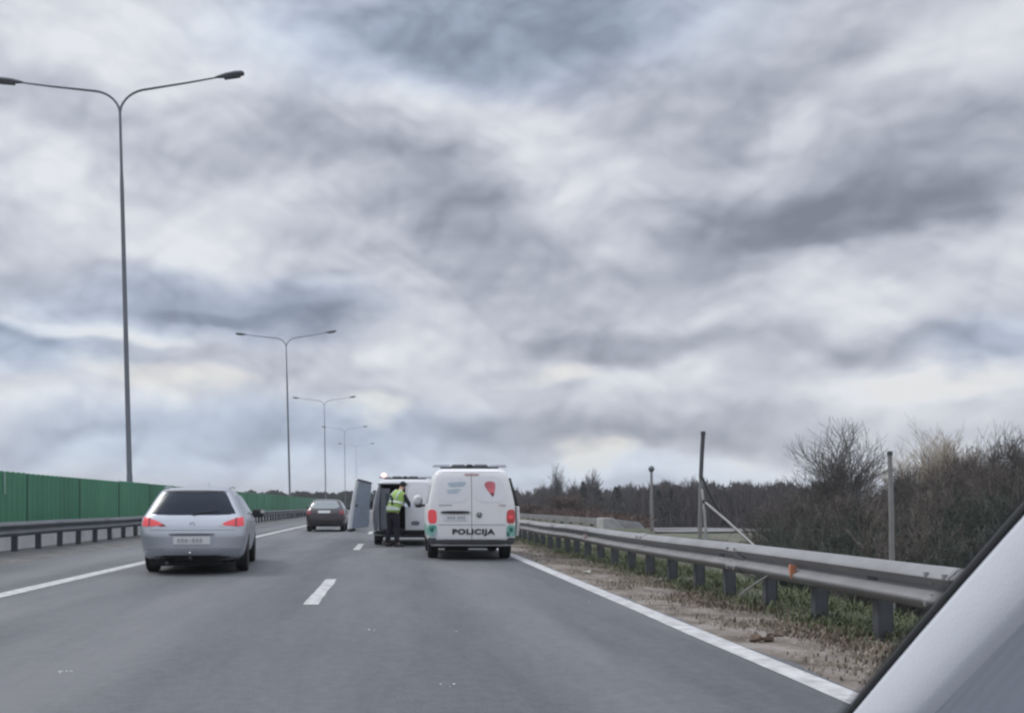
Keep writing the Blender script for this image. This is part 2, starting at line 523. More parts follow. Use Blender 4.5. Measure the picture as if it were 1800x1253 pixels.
def line_sheet(name, x0, x1, segs, label):
    vs = []; fs = []
    rr = random.Random(3)
    for (a, b) in segs:
        n = max(1, int((b - a) / 0.35)) if b - a < 40 else int((b - a) / 2)
        base = len(vs)
        for i in range(n + 1):
            y = a + (b - a) * i / n
            vs += [(x0 + rr.uniform(-.008, .008), y, RZ + 0.004), (x1 + rr.uniform(-.008, .008), y, RZ + 0.004)]
        for i in range(n):
            q = base + 2 * i
            fs.append((q, q + 1, q + 3, q + 2))
    return tag(mesh_obj(name, vs, fs, M['line']), label, kind='structure')
line_sheet('left_edge_line', -5.04, -4.78, [(-30, 60), (60, 900)], 'solid white line along the left lane edge')
line_sheet('right_edge_line', 2.57, 2.78, [(-30, 60), (60, 900)], 'solid white line along the right lane edge')
line_sheet('lane_dashes', -1.03, -0.86, [(10.3 + 12.7 * k, 13.85 + 12.7 * k) for k in range(-3, 40)], 'broken white line between the two lanes')

# ------------------------------------------------------------------ guardrails
def w_profile(h, top):
    """closed W-beam section (x towards the road, z up)"""
    t = 0.006
    pts = [(0.0, 0.0), (0.035, 0.02), (0.082, 0.055), (0.082, 0.095), (0.02, 0.14), (0.02, 0.19), (0.082, 0.235), (0.082, 0.275), (0.035, 0.31), (0.0, 0.33)]
    k = h / 0.33
    pts = [(0.0, 0.004), (0.03, 0.0), (0.100, 0.060), (0.108, 0.080), (0.100, 0.096), (0.010, 0.150), (0.000, 0.165), (0.010, 0.178), (0.094, 0.232), (0.106, 0.250), (0.098, 0.266), (0.03, 0.322), (0.0, 0.33)]
    out = [(x, z * k + top - h) for x, z in pts]
    back = [(x - t * 3, z) for x, z in reversed(out)]
    return out + back
def guardrail(x, y0, y1, dy, side, label, first, mb_beam, top=0.70, h=0.33, jitter=0.012, phase=0.0):
    root = empty('guardrail', (x, y0, 0), 0, label, 'guardrail')
    prof = w_profile(h, top)
    n = int((y1 - y0) / 2.0)
    vs = []; fs = []
    rr = random.Random(int(abs(x) * 10))
    m = len(prof)
    dents = [(rr.uniform(4, 50), rr.uniform(-0.03, 0.03)) for _ in range(8)]
    for i in range(n + 1):
        y = (y1 - y0) * i / n
        dz = rr.uniform(-jitter, jitter); dx = rr.uniform(-jitter, jitter)
        for (a, b) in prof:
            vs.append((side * a + dx, y, b + dz))
    for i in range(n):
        for k in range(m):
            k2 = (k + 1) % m
            fs.append((i * m + k, i * m + k2, (i + 1) * m + k2, (i + 1) * m + k))
    fs.append(tuple(range(m))); fs.append(tuple(reversed(range(n * m, (n + 1) * m))))
    # lapped splices every 4 m with their bolt heads
    yy = 2.0
    while yy < min(60, y1 - y0 - 1):
        b0 = len(vs)
        for q in (yy - 0.16, yy + 0.16):
            for (a, b) in prof:
                vs.append((side * (a + 0.006), q, top - h / 2 + (b - top + h / 2) * 1.02))
        for k in range(m):
            k2 = (k + 1) % m
            fs.append((b0 + k, b0 + k2, b0 + m + k2, b0 + m + k))
        fs.append(tuple(range(b0, b0 + m))); fs.append(tuple(reversed(range(b0 + m, b0 + 2 * m))))
        bb = MB()
        for q in (-0.11, 0.11):
            for z in (0.055, 0.11, 0.215, 0.275):
                bb.box((side * (0.104 if z in (0.055, 0.275) else 0.062), yy + q, top - h + z * h / 0.33), (0.025, 0.03, 0.03))
        b0 = len(vs)
        vs += bb.v; fs += [tuple(i + b0 for i in f) for f in bb.f]
        yy += 4.0
    o = mesh_obj('beam', vs, fs, mb_beam, root, smooth=False)
    auto_smooth(o, 50)
    # one post: C-section steel with a spacer block behind the beam
    b = MB()
    zt = top - 0.06
    b.box((-side * 0.115, 0, (zt - 0.25) / 2 ), (0.12, 0.012, zt + 0.25))
    b.box((-side * 0.17, 0.04, (zt - 0.25) / 2), (0.012, 0.092, zt + 0.25))
    b.box((-side * 0.055, 0.04, (zt - 0.25) / 2), (0.012, 0.092, zt + 0.25))
    b.box((-side * 0.03, 0.0, top - h / 2), (0.05, 0.14, 0.20))
    p = b.build('post', M['galv_dark'], root)
    k = 0
    y = first - y0
    while y < (y1 - y0) and k < 98:
        q = p if k == 0 else link(p.copy())
        q.parent = root
        q.location = (rr.uniform(-.01, .01), y, 0)
        q.rotation_euler = (rr.uniform(-.02, .02), rr.uniform(-.02, .02), 0)
        y += dy; k += 1
    return root
gr = guardrail(4.03, 0.6, 92, 1.17, -1, 'dented grey steel guardrail along the sandy right verge', 1.8, M['galv'])
# beam reflectors
def reflector(root, x, y, z, m, w=0.055, h=0.12, side=-1):
    b = MB()
    b.box((x, y, z), (0.012, 0.09, h))
    b.box((x + side * 0.004, y - 0.05, z), (w, 0.012, h))
    o = b.build('reflector', m, root, bevel=0.004)
    return o
reflector(gr, -0.10, 9.0 - 0.6, 0.50, M['orange'], 0.06, 0.13)
reflector(gr, -0.10, 18.7 - 0.6, 0.50, M['white_refl'], 0.07, 0.12)
reflector(gr, -0.10, 28.5 - 0.6, 0.50, M['white_refl'], 0.07, 0.12)
M['galv_left'] = mat('grey_painted_beam', (0.135, 0.145, 0.155), 0.6, 0.15, var=0.15, vscale=2)
gl = guardrail(-8.9, 6.0, 150, 1.45, 1, 'dark grey guardrail in front of the green barrier', 7.1, M['galv_left'], top=0.77, h=0.34)
# ------------------------------------------------------------------ green noise barrier
def green_barrier():
    g = mat('green_panel', (0.062, 0.225, 0.130), 0.6, var=0.14, vscale=0.8, stretch=(1, 1.0, 0.3))
    gs = [g, g, mat('green_panel_faded', (0.082, 0.232, 0.148), 0.65, var=0.14, vscale=0.8, stretch=(1, 1, 0.3)), mat('green_panel_deep', (0.052, 0.200, 0.116), 0.6, var=0.14, vscale=0.8, stretch=(1, 1, 0.3))]
    g2 = mat('green_panel_dark', (0.05, 0.15, 0.095), 0.6, var=0.1)
    gp = mat('pale_green_post', (0.22, 0.36, 0.28), 0.55, var=0.08)
    conc = mat('pale_plinth', (0.66, 0.66, 0.67), 0.85, var=0.10, vscale=1.5)
    root = empty('noise_barrier', (-9.62, 18, 0), 0, 'long corrugated green barrier wall behind the left guardrail', 'noise barrier')
    Y0, Y1 = -4.0, 150.0
    pitch = 0.34
    n = int((Y1 - Y0) / pitch)
    # corrugated sheet; each panel is about 3.9 m long
    plen = 4.0
    k = 0
    y = Y0
    while y < Y1 and k < 60:
        if k >= 26: plen = 8.0
        vs = []; fs = []
        m = int(plen / (pitch / 4))
        if k >= 14: m = int(plen / (pitch / 2))
        top = 1.985 + random.uniform(-0.012, 0.012)
        for i in range(m + 1):
            t = i / m
            yy = y + t * (plen - 0.06)
            ph = (i % 4) if k < 14 else (i % 2) * 2
            xo = (0.0, 0.0, -0.03, -0.03)[ph]
            zt = top + (0.018 if ph < 2 else 0.0)
            vs += [(xo, yy - 18, 0.42), (xo, yy - 18, zt), (xo - 0.05, yy - 18, zt), (xo - 0.05, yy - 18, 0.42)]
        for i in range(m):
            a, b = 4 * i, 4 * i + 4
            for q in range(4):
                q2 = (q + 1) % 4
                fs.append((a + q, b + q, b + q2, a + q2))
        fs.append((0, 1, 2, 3)); fs.append((4 * m + 3, 4 * m + 2, 4 * m + 1, 4 * m))
        mesh_obj('panel', vs, fs, random.choice(gs), root)
        b = MB()
        b.box((-0.055, y - 18 - 0.03, 1.20), (0.10, 0.09, 1.53))
        b.build('post', g2, root)
        if k == 0:
            MB().box((0.02, 22.45 - 18, 1.70), (0.03, 0.10, 0.54)).build('pale_strip', gp, root)
        b = MB()
        b.box((-0.02, y - 18 + plen / 2 - 0.03, 0.20), (0.14, plen - 0.10, 0.42))
        b.build('plinth', conc, root, bevel=0.01)
        y += plen; k += 1
    return root
green_barrier()

# ------------------------------------------------------------------ double-arm street lamps
def street_lamp(d, x, label, lean=-1.4, thin=1.0):
    H = 14.95                                     # fork above eye height
    root = empty('street_lamp', (x, d, -0.1), 0, label, 'street lamp', 'double-arm lamps in a row behind the green barrier')
    zf = H + CAM_H + 0.1
    b = MB()
    b.tube([(0, 0, 0), (0, 0, 2.4), (0, 0, 2.42), (0, 0, zf * 0.83), (0, 0, zf * 0.86), (0, 0, zf)], [r * thin for r in (0.125, 0.112, 0.104, 0.075, 0.055, 0.048)], 12)
    b.tube([(0, 0, 0), (0, 0, 0.04)], [0.26, 0.26], 12)
    pole = b.build('pole', M['pole'], root); auto_smooth(pole, 50)
    for s in (-1, 1):
        b = MB()
        pts = []
        for t in range(9):
            a = t / 8
            ang = a * R(78)
            r = 1.05
            pts.append((s * (r - r * math.cos(ang)) * 1.05, 0, zf - 0.12 + r * math.sin(ang) * 0.86))
        e = pts[-1]
        L = 3.45
        pts += [(e[0] + s * L * 0.5, 0, e[2] + 0.23), (e[0] + s * L * 0.82, 0, e[2] + 0.40)]
        arm = b.tube(pts, [0.044 * thin] * 9 + [0.036 * thin, 0.030 * thin], 10).build('arm', M['pole'], root); auto_smooth(arm, 50)
        hx, hz = pts[-1][0], pts[-1][2]
        # luminaire: a flattened, tapering shell with a glass underneath
        vs = []; fs = []; prof = [(-0.06, 0.035, 0.035, 0), (0.12, 0.07, 0.075, 0.0), (0.35, 0.14, 0.10, 0.02), (0.7, 0.17, 0.115, 0.04), (0.95, 0.15, 0.10, 0.035), (1.04, 0.09, 0.05, 0.01)]
        nn = 14
        for (u, w, h, c) in prof:
            for k in range(nn):
                a = 2 * math.pi * k / nn
                zz = math.sin(a) * h * (1.25 if math.sin(a) > 0 else 0.55)
                vs.append((hx + s * u, math.cos(a) * w, hz + zz + 0.11 * u + c * 0))
        for i in range(len(prof) - 1):
            for k in range(nn):
                k2 = (k + 1) % nn
                f = (i * nn + k, i * nn + k2, (i + 1) * nn + k2, (i + 1) * nn + k)
                fs.append(f if s > 0 else tuple(reversed(f)))
        fs.append(tuple(range(nn))); fs.append(tuple(range((len(prof) - 1) * nn, len(prof) * nn)))
        hd = mesh_obj('lamp_head', vs, fs, M['lamp_head'], root, smooth=True)
        b = MB()
        b.box((hx + s * 0.58, 0, hz + 0.11 * 0.58 - 0.065), (0.62, 0.24, 0.06), Matrix.Rotation(-s * 0.11, 3, 'Y'), 1.0)
        b.build('lamp_glass', M['lamp_glass'], hd, bevel=0.02)
    root.rotation_euler = (0, R(lean), 0)
    return root
names = ['nearest tall grey lamp post with both curved arms against the clouds', 'second tall double-arm lamp post from the left, above the silver estate car',
         'third lamp post in the row, thin against a bright cloud', 'fourth lamp post in the row, left of the open van door',
         'fifth and faintest lamp post of the row, hidden low behind the open van door']
LX = (-0.10, 0.15, -.3, -.1, .15)
for i, lb in enumerate(names):
    d = 34.5 + 51.0 * i
    street_lamp(d, -9.85 + LX[i], lb, lean=(-1.5, -1.4, -0.9, -0.6, -0.5)[i], thin=(1, 0.95, 0.85, 0.7, 0.5)[i])

# ------------------------------------------------------------------ posts and broken sign frame at the right
def seg_post(name, pts, r, m, root, n=10):
    b = MB()
    b.tube(pts, r, n)
    o = b.build(name, m, root)
    auto_smooth(o, 50)
    return o
M['pale_post'] = mat('pale_steel_post', (0.27, 0.27, 0.265), 0.55, 0.3, var=0.15, vscale=5)
M['dark_post'] = mat('dark_steel_post', (0.085, 0.09, 0.095), 0.55, 0.3, var=0.2, vscale=5)
def broken_frame():
    D = 16.3
    base = px(1231, 1000, D)
    root = empty('broken_sign_frame', (base.x, D, base.z - 0.4), 0, 'bent and broken steel sign frame leaning behind the right guardrail', 'sign frame')
    o = Vector((base.x, D, base.z - 0.4))
    def P(x, y, d): return px(x, y, d) - o
    seg_post('upright', [P(1229, 1030, D), P(1231, 900, D), P(1232, 838, D)], [0.040, 0.037, 0.034], M['pale_post'], root)
    seg_post('upright', [P(1232, 838, D - .04), P(1234, 795, D), P(1236, 762, D)], [0.036, 0.036, 0.036], M['dark_post'], root)
    seg_post('cap', [P(1236, 764, D), P(1236, 758, D)], [0.044, 0.040], M['dark_post'], root)
    seg_post('loose_strut', [P(1233, 836, D - .1), P(1250, 872, D - .15), P(1266, 902, D - .1), P(1281, 925, D)], [0.022, 0.02, 0.018, 0.016], M['dark_post'], root)
    seg_post('leg', [P(1234, 860, D - .15), P(1239, 905, D - .4), P(1244, 1010, D - .6)], [0.024, 0.024, 0.024], M['pale_post'], root)
    seg_post('fallen_strut', [P(1240, 883, D - .3), P(1278, 915, D - 1.2), P(1335, 967, D - 2.6), P(1375, 1003, D - 3.6)], [0.022, 0.020, 0.018, 0.016], M['pale_post'], root)
    b = MB()
    b.box(P(1239, 884, D - .28), (0.10, 0.06, 0.12))
    b.build('clamp', M['dark_post'], root, bevel=0.01)
broken_frame()
def stick():
    a, b_ = px(1362, 1004, 9.55), px(1298, 1047, 10.0)
    b_.z = max(b_.z, 0.02)
    root = Vector(b_)
    b = MB().tube([Vector((0, 0, 0)), (a - b_) * 0.5 + Vector((0, 0, 0.01)), a - b_], [0.009, 0.013, 0.010], 8)
    o = b.build('broken_rod', M['pale_post'])
    o.location = root
    tag(o, 'thin pale rod leaning on the front of the right guardrail', 'rod')
stick()
def lone_post():
    D = 10.1
    base = px(1569, 1010, D)
    root = empty('marker_post', (base.x, D, -0.35), 0, 'slim pale upright post behind the guardrail before the dark scrub', 'post')
    o = Vector((base.x, D, -0.35))
    seg_post('pole', [Vector((0.0, 0, 0)), px(1567, 900, D) - o, px(1564, 797, D) - o], [0.031, 0.027, 0.024], M['pale_post'], root)
    seg_post('cap', [px(1564, 800, D) - o, px(1564, 793, D) - o], [0.029, 0.028], M['dark_post'], root)
lone_post()
def ball_lamp():
    D = 70
    root = empty('lamp_post', px(1146, 935, D), 0, 'small distant lamp post with a round head beside the brown hedge', 'lamp post')
    o = px(1146, 935, D)
    seg_post('pole', [Vector((0, 0, -0.6)), px(1145, 826, D) - o], [0.16, 0.09], M['pale_post'], root)
    b = MB().lathe([(0.04, -0.26), (0.17, -0.18), (0.24, 0), (0.17, 0.18), (0.04, 0.25)], px(1145, 824, D) - o)
    h = b.build('lamp_head', M['pole'], root, smooth=True)
ball_lamp()

# ------------------------------------------------------------------ slip-road rail with concrete end block, and pale far road
def slip_rail():
    root = empty('slip_road_barrier', (10.8, 45, -0.1), 0, 'grey slip road barrier with a sloping pale concrete end block', 'barrier')
    b = MB()
    b.box((0.0, 30, 0.40), (0.10, 59, 0.34))
    b.build('beam', M['concrete_grey'], root, bevel=0.02)
    b = MB()
    b.box((0.1, 0, 0.12), (0.16, 0.16, 0.7))
    p = b.build('post', M['galv_dark'], root)
    for k in range(18):
        q = p if k == 0 else link(p.copy())
        q.parent = root
        q.location = (0.1, 2.5 + 3.0 * k, 0)
    b = MB()
    # sloping end block
    vs = [(-0.42, 0, -0.1), (0.75, -0.1, -0.1), (0.1, 0.0, 0.62), (-0.42, 0.1, 0.62), (-0.42, 1.6, -0.1), (0.75, 1.6, -0.1), (0.1, 1.6, 0.62), (-0.42, 1.6, 0.62)]
    b.add(vs, [(3, 2, 1, 0), (4, 5, 6, 7), (0, 1, 5, 4), (1, 2, 6, 5), (2, 3, 7, 6), (3, 0, 4, 7)])
    b.build('end_block', M['concrete'], root, bevel=0.02)
    b = MB()
    vs = [(0.55, 1.0, -0.4), (2.4, 1.0, -0.4), (1.7, 1.3, 0.40), (0.30, 1.3, 0.56), (0.55, 4.0, -0.4), (2.4, 4.0, -0.4), (1.7, 4.0, 0.40), (0.3, 4.0, 0.56)]
    b.add(vs, [(3, 2, 1, 0), (4, 5, 6, 7), (0, 1, 5, 4), (1, 2, 6, 5), (2, 3, 7, 6), (3, 0, 4, 7)])
    b.build('wing_wall', M['concrete_grey'], root, bevel=0.03)
slip_rail()
def far_road():
    vs = []; fs = []
    for i in range(17):
        x = 21 + 7.0 * i
        y = 112 + 0.12 * i * i
        vs += [(x, y, ground_z(x, y) + 0.2), (x, y + 14, ground_z(x, y + 14) + 0.35)]
    for i in range(16):
        fs.append((2 * i, 2 * i + 2, 2 * i + 3, 2 * i + 1))
    tag(mesh_obj('far_road', vs, fs, M['concrete_grey']), 'pale strip of a lower road beyond the embankment', kind='structure')
far_road()

# ------------------------------------------------------------------ bare trees and scrub
def twig_mesh(rr, stems, height, spread, levels, kids, r0, splay=0.35, up=0.25, min_r=0.006, lenk=0.62, sides0=5, wob=0.12):
    V = []; Fc = []
    def seg(p, q, ra, rb, n):
        t = (q - p)
        if t.length < 1e-5: return
        t.normalize()
        a = t.orthogonal().normalized(); b = t.cross(a)
        base = len(V)
        for (c, r) in ((p, ra), (q, rb)):
            for k in range(n):
                an = 2 * math.pi * k / n
                V.append(tuple(c + (a * math.cos(an) + b * math.sin(an)) * r))
        for k in range(n):
            k2 = (k + 1) % n
            Fc.append((base + k, base + k2, base + n + k2, base + n + k))
    def grow(p, d, ln, r, lev):
        n = sides0 if lev == 0 else (4 if lev == 1 else 3)
        parts = 4 if lev < 2 else 2
        cur = p
        for i in range(parts):
            d = (d + Vector((rr.uniform(-1, 1), rr.uniform(-1, 1), rr.uniform(-1, 1))) * wob + Vector((0, 0, up * 0.12))).normalized()
            nx = cur + d * (ln / parts)
            ra = r * (1 - 0.55 * i / parts); rb = r * (1 - 0.55 * (i + 1) / parts)
            seg(cur, nx, max(ra, min_r), max(rb, min_r), n)
            if lev < levels:
                c = kids[lev] / parts
                c = int(c) + (1 if rr.random() < c - int(c) else 0)
                if lev == 0 and i == 0: c = max(0, c - 1)
                for _ in range(c):
                    az = rr.uniform(0, 2 * math.pi)
                    side = d.orthogonal().normalized()
                    side.rotate(Matrix.Rotation(az, 3, d))
                    nd = (d * 0.75 + side * rr.uniform(0.45, 1.0) * spread + Vector((0, 0, up))).normalized()
                    q = cur + (nx - cur) * rr.random()
                    grow(q, nd, ln * rr.uniform(lenk - 0.14, lenk + 0.12), r * (1 - 0.5 * i / parts) * 0.55, lev + 1)
            cur = nx
    for s in range(stems):
        a = rr.uniform(0, 2 * math.pi)
        sp = rr.uniform(0, splay)
        d = Vector((math.cos(a) * sp, math.sin(a) * sp, 1)).normalized()
        o = Vector((math.cos(a) * sp * 0.5, math.sin(a) * sp * 0.5, 0)) * (1 if stems > 1 else 0)
        grow(o, d, height * rr.uniform(0.8, 1.05), r0 * rr.uniform(0.7, 1.0), 0)
    return V, Fc
def mesh_data(name, vf, m):
    me = bpy.data.meshes.new(name)
    me.from_pydata(vf[0], [], vf[1])
    me.materials.append(m)
    me.update()
    return me
M['bark'] = mat('bare_bark', (0.105, 0.096, 0.09), 0.9, var=0.25, vscale=2)
M['bark_pale'] = mat('pale_bark', (0.46, 0.42, 0.35), 0.85, var=0.2, vscale=2)
M['scrub'] = mat('scrub_twigs', (0.128, 0.110, 0.098), 0.95, var=0.3, vscale=0.8)
M['scrub_dark'] = mat('scrub_twigs_dark', (0.094, 0.086, 0.079), 0.95, var=0.3, vscale=0.8)
M['scrub_green'] = mat('scrub_twigs_green', (0.066, 0.078, 0.064), 0.95, var=0.3, vscale=0.8)
M['rust'] = mat('rusty_hedge', (0.115, 0.080, 0.068), 0.95, var=0.3, vscale=1.5)
M['conifer'] = mat('conifer_green', (0.030, 0.044, 0.036), 0.95, var=0.3, vscale=1.0)
M['far_twig'] = mat('far_twigs', (0.10, 0.094, 0.096), 0.95, var=0.2, vscale=0.2)

def tree(name, label, loc, vf_trunk, vf_crown, mt, mc, group=None, cat='tree'):
    root = empty(name, loc, random.uniform(0, 6), label, cat, group)
    t = bpy.data.objects.new('trunk', mesh_data('trunk', vf_trunk, mt)); link(t); t.parent = root
    c = bpy.data.objects.new('crown', mesh_data('crown', vf_crown, mc)); link(c); c.parent = root
    return root
def bare_tree(label, cx, topy, d, zbase, crown_w, mc, seed, stems=1, kids=(12, 7, 6, 4), levels=4, r0=None, trunk_frac=0.22, group=None, min_r=0.01, name='bare_tree', up=0.25, splay=0.5, halfw=None):
    """crown starts at trunk_frac of the height, several limbs fan out"""
    rr = random.Random(seed)
    top = px(cx, topy, d)
    h = top.z - zbase
    r0 = r0 or h * 0.018
    tf = h * trunk_frac
    b = MB().tube([(0, 0, -0.3), (0.05, 0, tf * 0.5), (0, 0.03, tf * 1.25)], [r0 * 1.35, r0 * 1.05, r0 * 0.8], 8)
    V, Fc = twig_mesh(rr, 6, (h - tf) * 0.72, crown_w, levels - 1, kids, r0 * 0.62, splay=splay, up=up, min_r=min_r)
    # scale crown to the wanted top
    mz = max(v[2] for v in V)
    k = (h - tf) / mz
    mx = sorted(abs(v[0]) for v in V)[int(len(V) * 0.97)]
    kx = (halfw / mx) if halfw else k
    V = [(v[0] * kx, v[1] * kx, v[2] * k + tf) for v in V]
    if halfw:
        zc, hz = tf + (h - tf) * 0.36, (h - tf) * 0.66
        keep = lambda f: (V[f[0]][0] ** 2 + V[f[0]][1] ** 2) / (halfw * 1.08) ** 2 + ((V[f[0]][2] - zc) / hz) ** 2 < 1.0 + 0.12 * math.sin(V[f[0]][0] * 5 + V[f[0]][1] * 3)
        Fc = [f for f in Fc if keep(f)]
    return tree(name, label, (top.x, d, zbase), (b.v, b.f), (V, Fc), M['bark'], mc, group)
bare_tree('large bare round-crowned tree standing between the two right posts', 1462, 722, 62, -2.2, 0.75, M['bark'], 11, kids=(11, 9, 6), levels=4, r0=0.17, min_r=0.016, splay=1.15, trunk_frac=0.10, up=0.16, halfw=3.35)
bare_tree('pale twiggy bare tree rising behind the slim right post', 1608, 738, 52, -1.6, 0.85, M['bark_pale'], 5, kids=(9, 8, 6), levels=4, r0=0.11, min_r=0.013, splay=0.75, halfw=1.9)
bare_tree('pale bare tree with whitish upright twigs above the scrub at right', 1660, 716, 50, -1.6, 0.6, M['bark_pale'], 21, kids=(9, 7, 6), levels=4, r0=0.12, min_r=0.014, splay=0.5)
bare_tree('bare tree with thin dark twigs at the far right edge of the view', 1785, 728, 48, -1.4, 0.7, M['bark'], 31, kids=(8, 7, 5), levels=4, r0=0.12, min_r=0.010, splay=0.7)
bare_tree('small bare tree between the pale trees above the scrub', 1715, 765, 47, -1.4, 0.7, M['scrub'], 37, kids=(8, 7, 5), levels=4, r0=0.09, min_r=0.010, splay=0.8)

# scrub: shared twig meshes, each bush its own object
bush_vars = [mesh_data('scrub_bush', twig_mesh(random.Random(100 + i), 11, 1.0, 0.8, 3, (9, 7, 4), 0.020, splay=0.75, up=0.12, min_r=0.0038, lenk=0.5, wob=0.2), (M['scrub_dark'], M['scrub'], M['scrub_dark'], M['scrub'], M['scrub'], M['scrub_green'], M['scrub_green'])[i]) for i in range(7)]
for me in bush_vars:
    mz = max(v.co.z for v in me.vertices)
    for v in me.vertices: v.co /= mz
def topline(x):
    pts = [(1130, 880), (1260, 868), (1330, 862), (1390, 853), (1480, 848), (1540, 842), (1580, 825), (1630, 800), (1680, 782), (1740, 770), (1810, 758), (2100, 740)]
    for (a, b), (c, e) in zip(pts, pts[1:]):
        if a <= x <= c: return b + (e - b) * (x - a) / (c - a)
    return pts[0][1] if x < pts[0][0] else pts[-1][1]
def scrub():
    rr = random.Random(77)
    n = 0
    for d, x0, x1, step, low in ((20, 1500, 2050, 60, 95), (26, 1400, 2000, 56, 60), (33, 1385, 1960, 50, 30), (41, 1375, 1900, 44, 12), (50, 1365, 1880, 42, 0)):
        x = x0
        while x < x1:
            xx = x + rr.uniform(-12, 12)
            ty = topline(xx) + low * rr.uniform(0.75, 1.15) + rr.uniform(-6, 8)
            X = (xx - HX) / F_PX * d
            zb = ground_z(X, d) - 0.1
            zt = CAM_H + (HY - ty) / F_PX * d
            h = max(0.8, zt - zb)
            green = (d <= 26 and rr.random() < 0.75) or (d == 33 and rr.random() < 0.25)
            o = bpy.data.objects.new('scrub_bush', bush_vars[rr.choice((5, 6)) if green else rr.randrange(5)])
            link(o)
            o.location = (X, d + rr.uniform(-1.5, 1.5), zb)
            w = rr.uniform(0.85, 1.2) * (step / F_PX * d) * 1.05 + 0.25 * h
            o.scale = (w * 1.5, w * 1.5, h)
            o.rotation_euler = (0, 0, rr.uniform(0, 6.28))
            if green: tag(o, 'dark greenish bush low in the thicket behind the slim right post', 'bush', 'greenish bushes low on the right bank')
            else: tag(o, 'leafless brown scrub bush in the thicket beyond the right guardrail', 'bush', 'brown scrub bushes on the right bank')
            x += step; n += 1
    for i in range(34):                                  # low scrub on the lower ground, in front of the far road
        d = rr.uniform(52, 96)
        xx = rr.uniform(1165, 1400)
        X = (xx - HX) / F_PX * d
        zb = ground_z(X, d) - 0.1
        if zb > -1.2: continue
        h = (CAM_H + (HY - rr.uniform(943, 956)) / F_PX * d) - zb
        if h < 0.35: continue
        o = bpy.data.objects.new('scrub_bush', bush_vars[rr.randrange(5)]); link(o)
        o.location = (X, d, zb); o.scale = (2.6, 2.6, h); o.rotation_euler = (0, 0, rr.uniform(0, 6.28))
        tag(o, 'low brown scrub bush on the lower ground behind the broken sign frame', 'bush', 'low bushes on the lower ground')
scrub()
# brown hedge beside the slip road
def hedge():
    rr = random.Random(5)
    V = []; Fc = []
    for i in range(9000):
        t = rr.random()
        y = 53 + rr.uniform(-1.5, 30)
        x = 11.9 + (t ** 0.9) * 3.0 + (y - 53) * 0.02
        zt = 0.62 + 0.12 * math.sin(x * 1.3) + rr.uniform(-0.1, 0.10) + (y - 53) * 0.006
        z = rr.uniform(-0.9, zt - 0.1)
        p = Vector((x, y, z))
        d = Vector((rr.uniform(-.6, .6), rr.uniform(-.6, .6), rr.uniform(0.2, 1))).normalized() * rr.uniform(0.15, 0.4)
        s = d.orthogonal().normalized() * rr.uniform(0.02, 0.07)
        b = len(V)
        V += [tuple(p - s), tuple(p + s), tuple(p + d + s * 0.3), tuple(p + d - s * 0.3)]
        Fc.append((b, b + 1, b + 2, b + 3))
    o = bpy.data.objects.new('hedge', mesh_data('hedge', (V, Fc), M['rust'])); link(o)
    tag(o, 'long low rusty-brown hedge above the slip road barrier', 'hedge')
hedge()
def brown_bush(label, cx, topy, w, d, m, seed, name='bush', cat='bush'):
    rr = random.Random(seed)
    vf = twig_mesh(rr, 14, 1.0, 0.8, 3, (9, 7, 4), 0.02, splay=0.8, up=0.1, min_r=0.006, lenk=0.5, wob=0.2)
    mz = max(v[2] for v in vf[0])
    top = px(cx, topy, d)
    zb = -0.3
    h = top.z - zb
    me = mesh_data(name, ([(v[0] / mz, v[1] / mz, v[2] / mz) for v in vf[0]], vf[1]), m)
    o = bpy.data.objects.new(name, me); link(o)
    o.location = (top.x, d, zb); o.scale = (w, w, h)
    tag(o, label, cat)
brown_bush('dark reddish-brown bush above the hedge right of the police van', 1003, 862, 4.2, 92, M['rust'], 3)
brown_bush('low brown bush above the hedge, nearest the police van', 945, 876, 4.4, 95, M['rust'], 4)

def conifer(label, cx, topy, d, h, w, group=None, seed=1):
    rr = random.Random(seed)
    top = px(cx, topy, d)
    zb = top.z - h
    root = empty('pine_tree', (top.x, d, zb), 0, label, 'tree', group)
    MB().tube([(0, 0, 0), (0, 0, h * 0.95)], [h * 0.02, h * 0.004], 6).build('trunk', M['bark'], root)
    V = []; Fc = []
    for i in range(700):
        t = rr.random() ** 0.8
        z = h * (0.12 + 0.88 * t)
        r = w * (1 - t) ** 0.8 * rr.uniform(0.2, 1.0) + 0.05
        a = rr.uniform(0, 6.28)
        c = Vector((math.cos(a) * r, math.sin(a) * r, z))
        dv = Vector((math.cos(a), math.sin(a), rr.uniform(-0.5, 0.25))) * rr.uniform(0.15, 0.4) * w * 0.5
        s = Vector((-math.sin(a), math.cos(a), rr.uniform(-0.3, 0.3))) * w * 0.10
        b = len(V)
        V += [tuple(c - s), tuple(c + s), tuple(c + dv)]
        Fc.append((b, b + 1, b + 2))
    o = bpy.data.objects.new('crown', mesh_data('crown', (V, Fc), M['conifer'])); link(o); o.parent = root
for i, (cx, ty, h, w, lb) in enumerate([(1025, 846, 6, 1.6, 'dark pointed conifer, taller of the two behind the brown hedge'), (1053, 860, 5, 1.3, 'shorter dark conifer to the right of the taller one, behind the brown hedge'),
                         (1083, 855, 5, 1.8, 'dark conifer in the far tree line just left of the ball lamp'), (1157, 861, 5, 1.7, 'dark conifer in the far tree line just right of the ball lamp'), (1178, 858, 5, 1.5, 'dark conifer standing left of the broken sign frame in the far tree line')]):
    conifer(lb, cx, ty, 120, h, w, seed=i + 4)
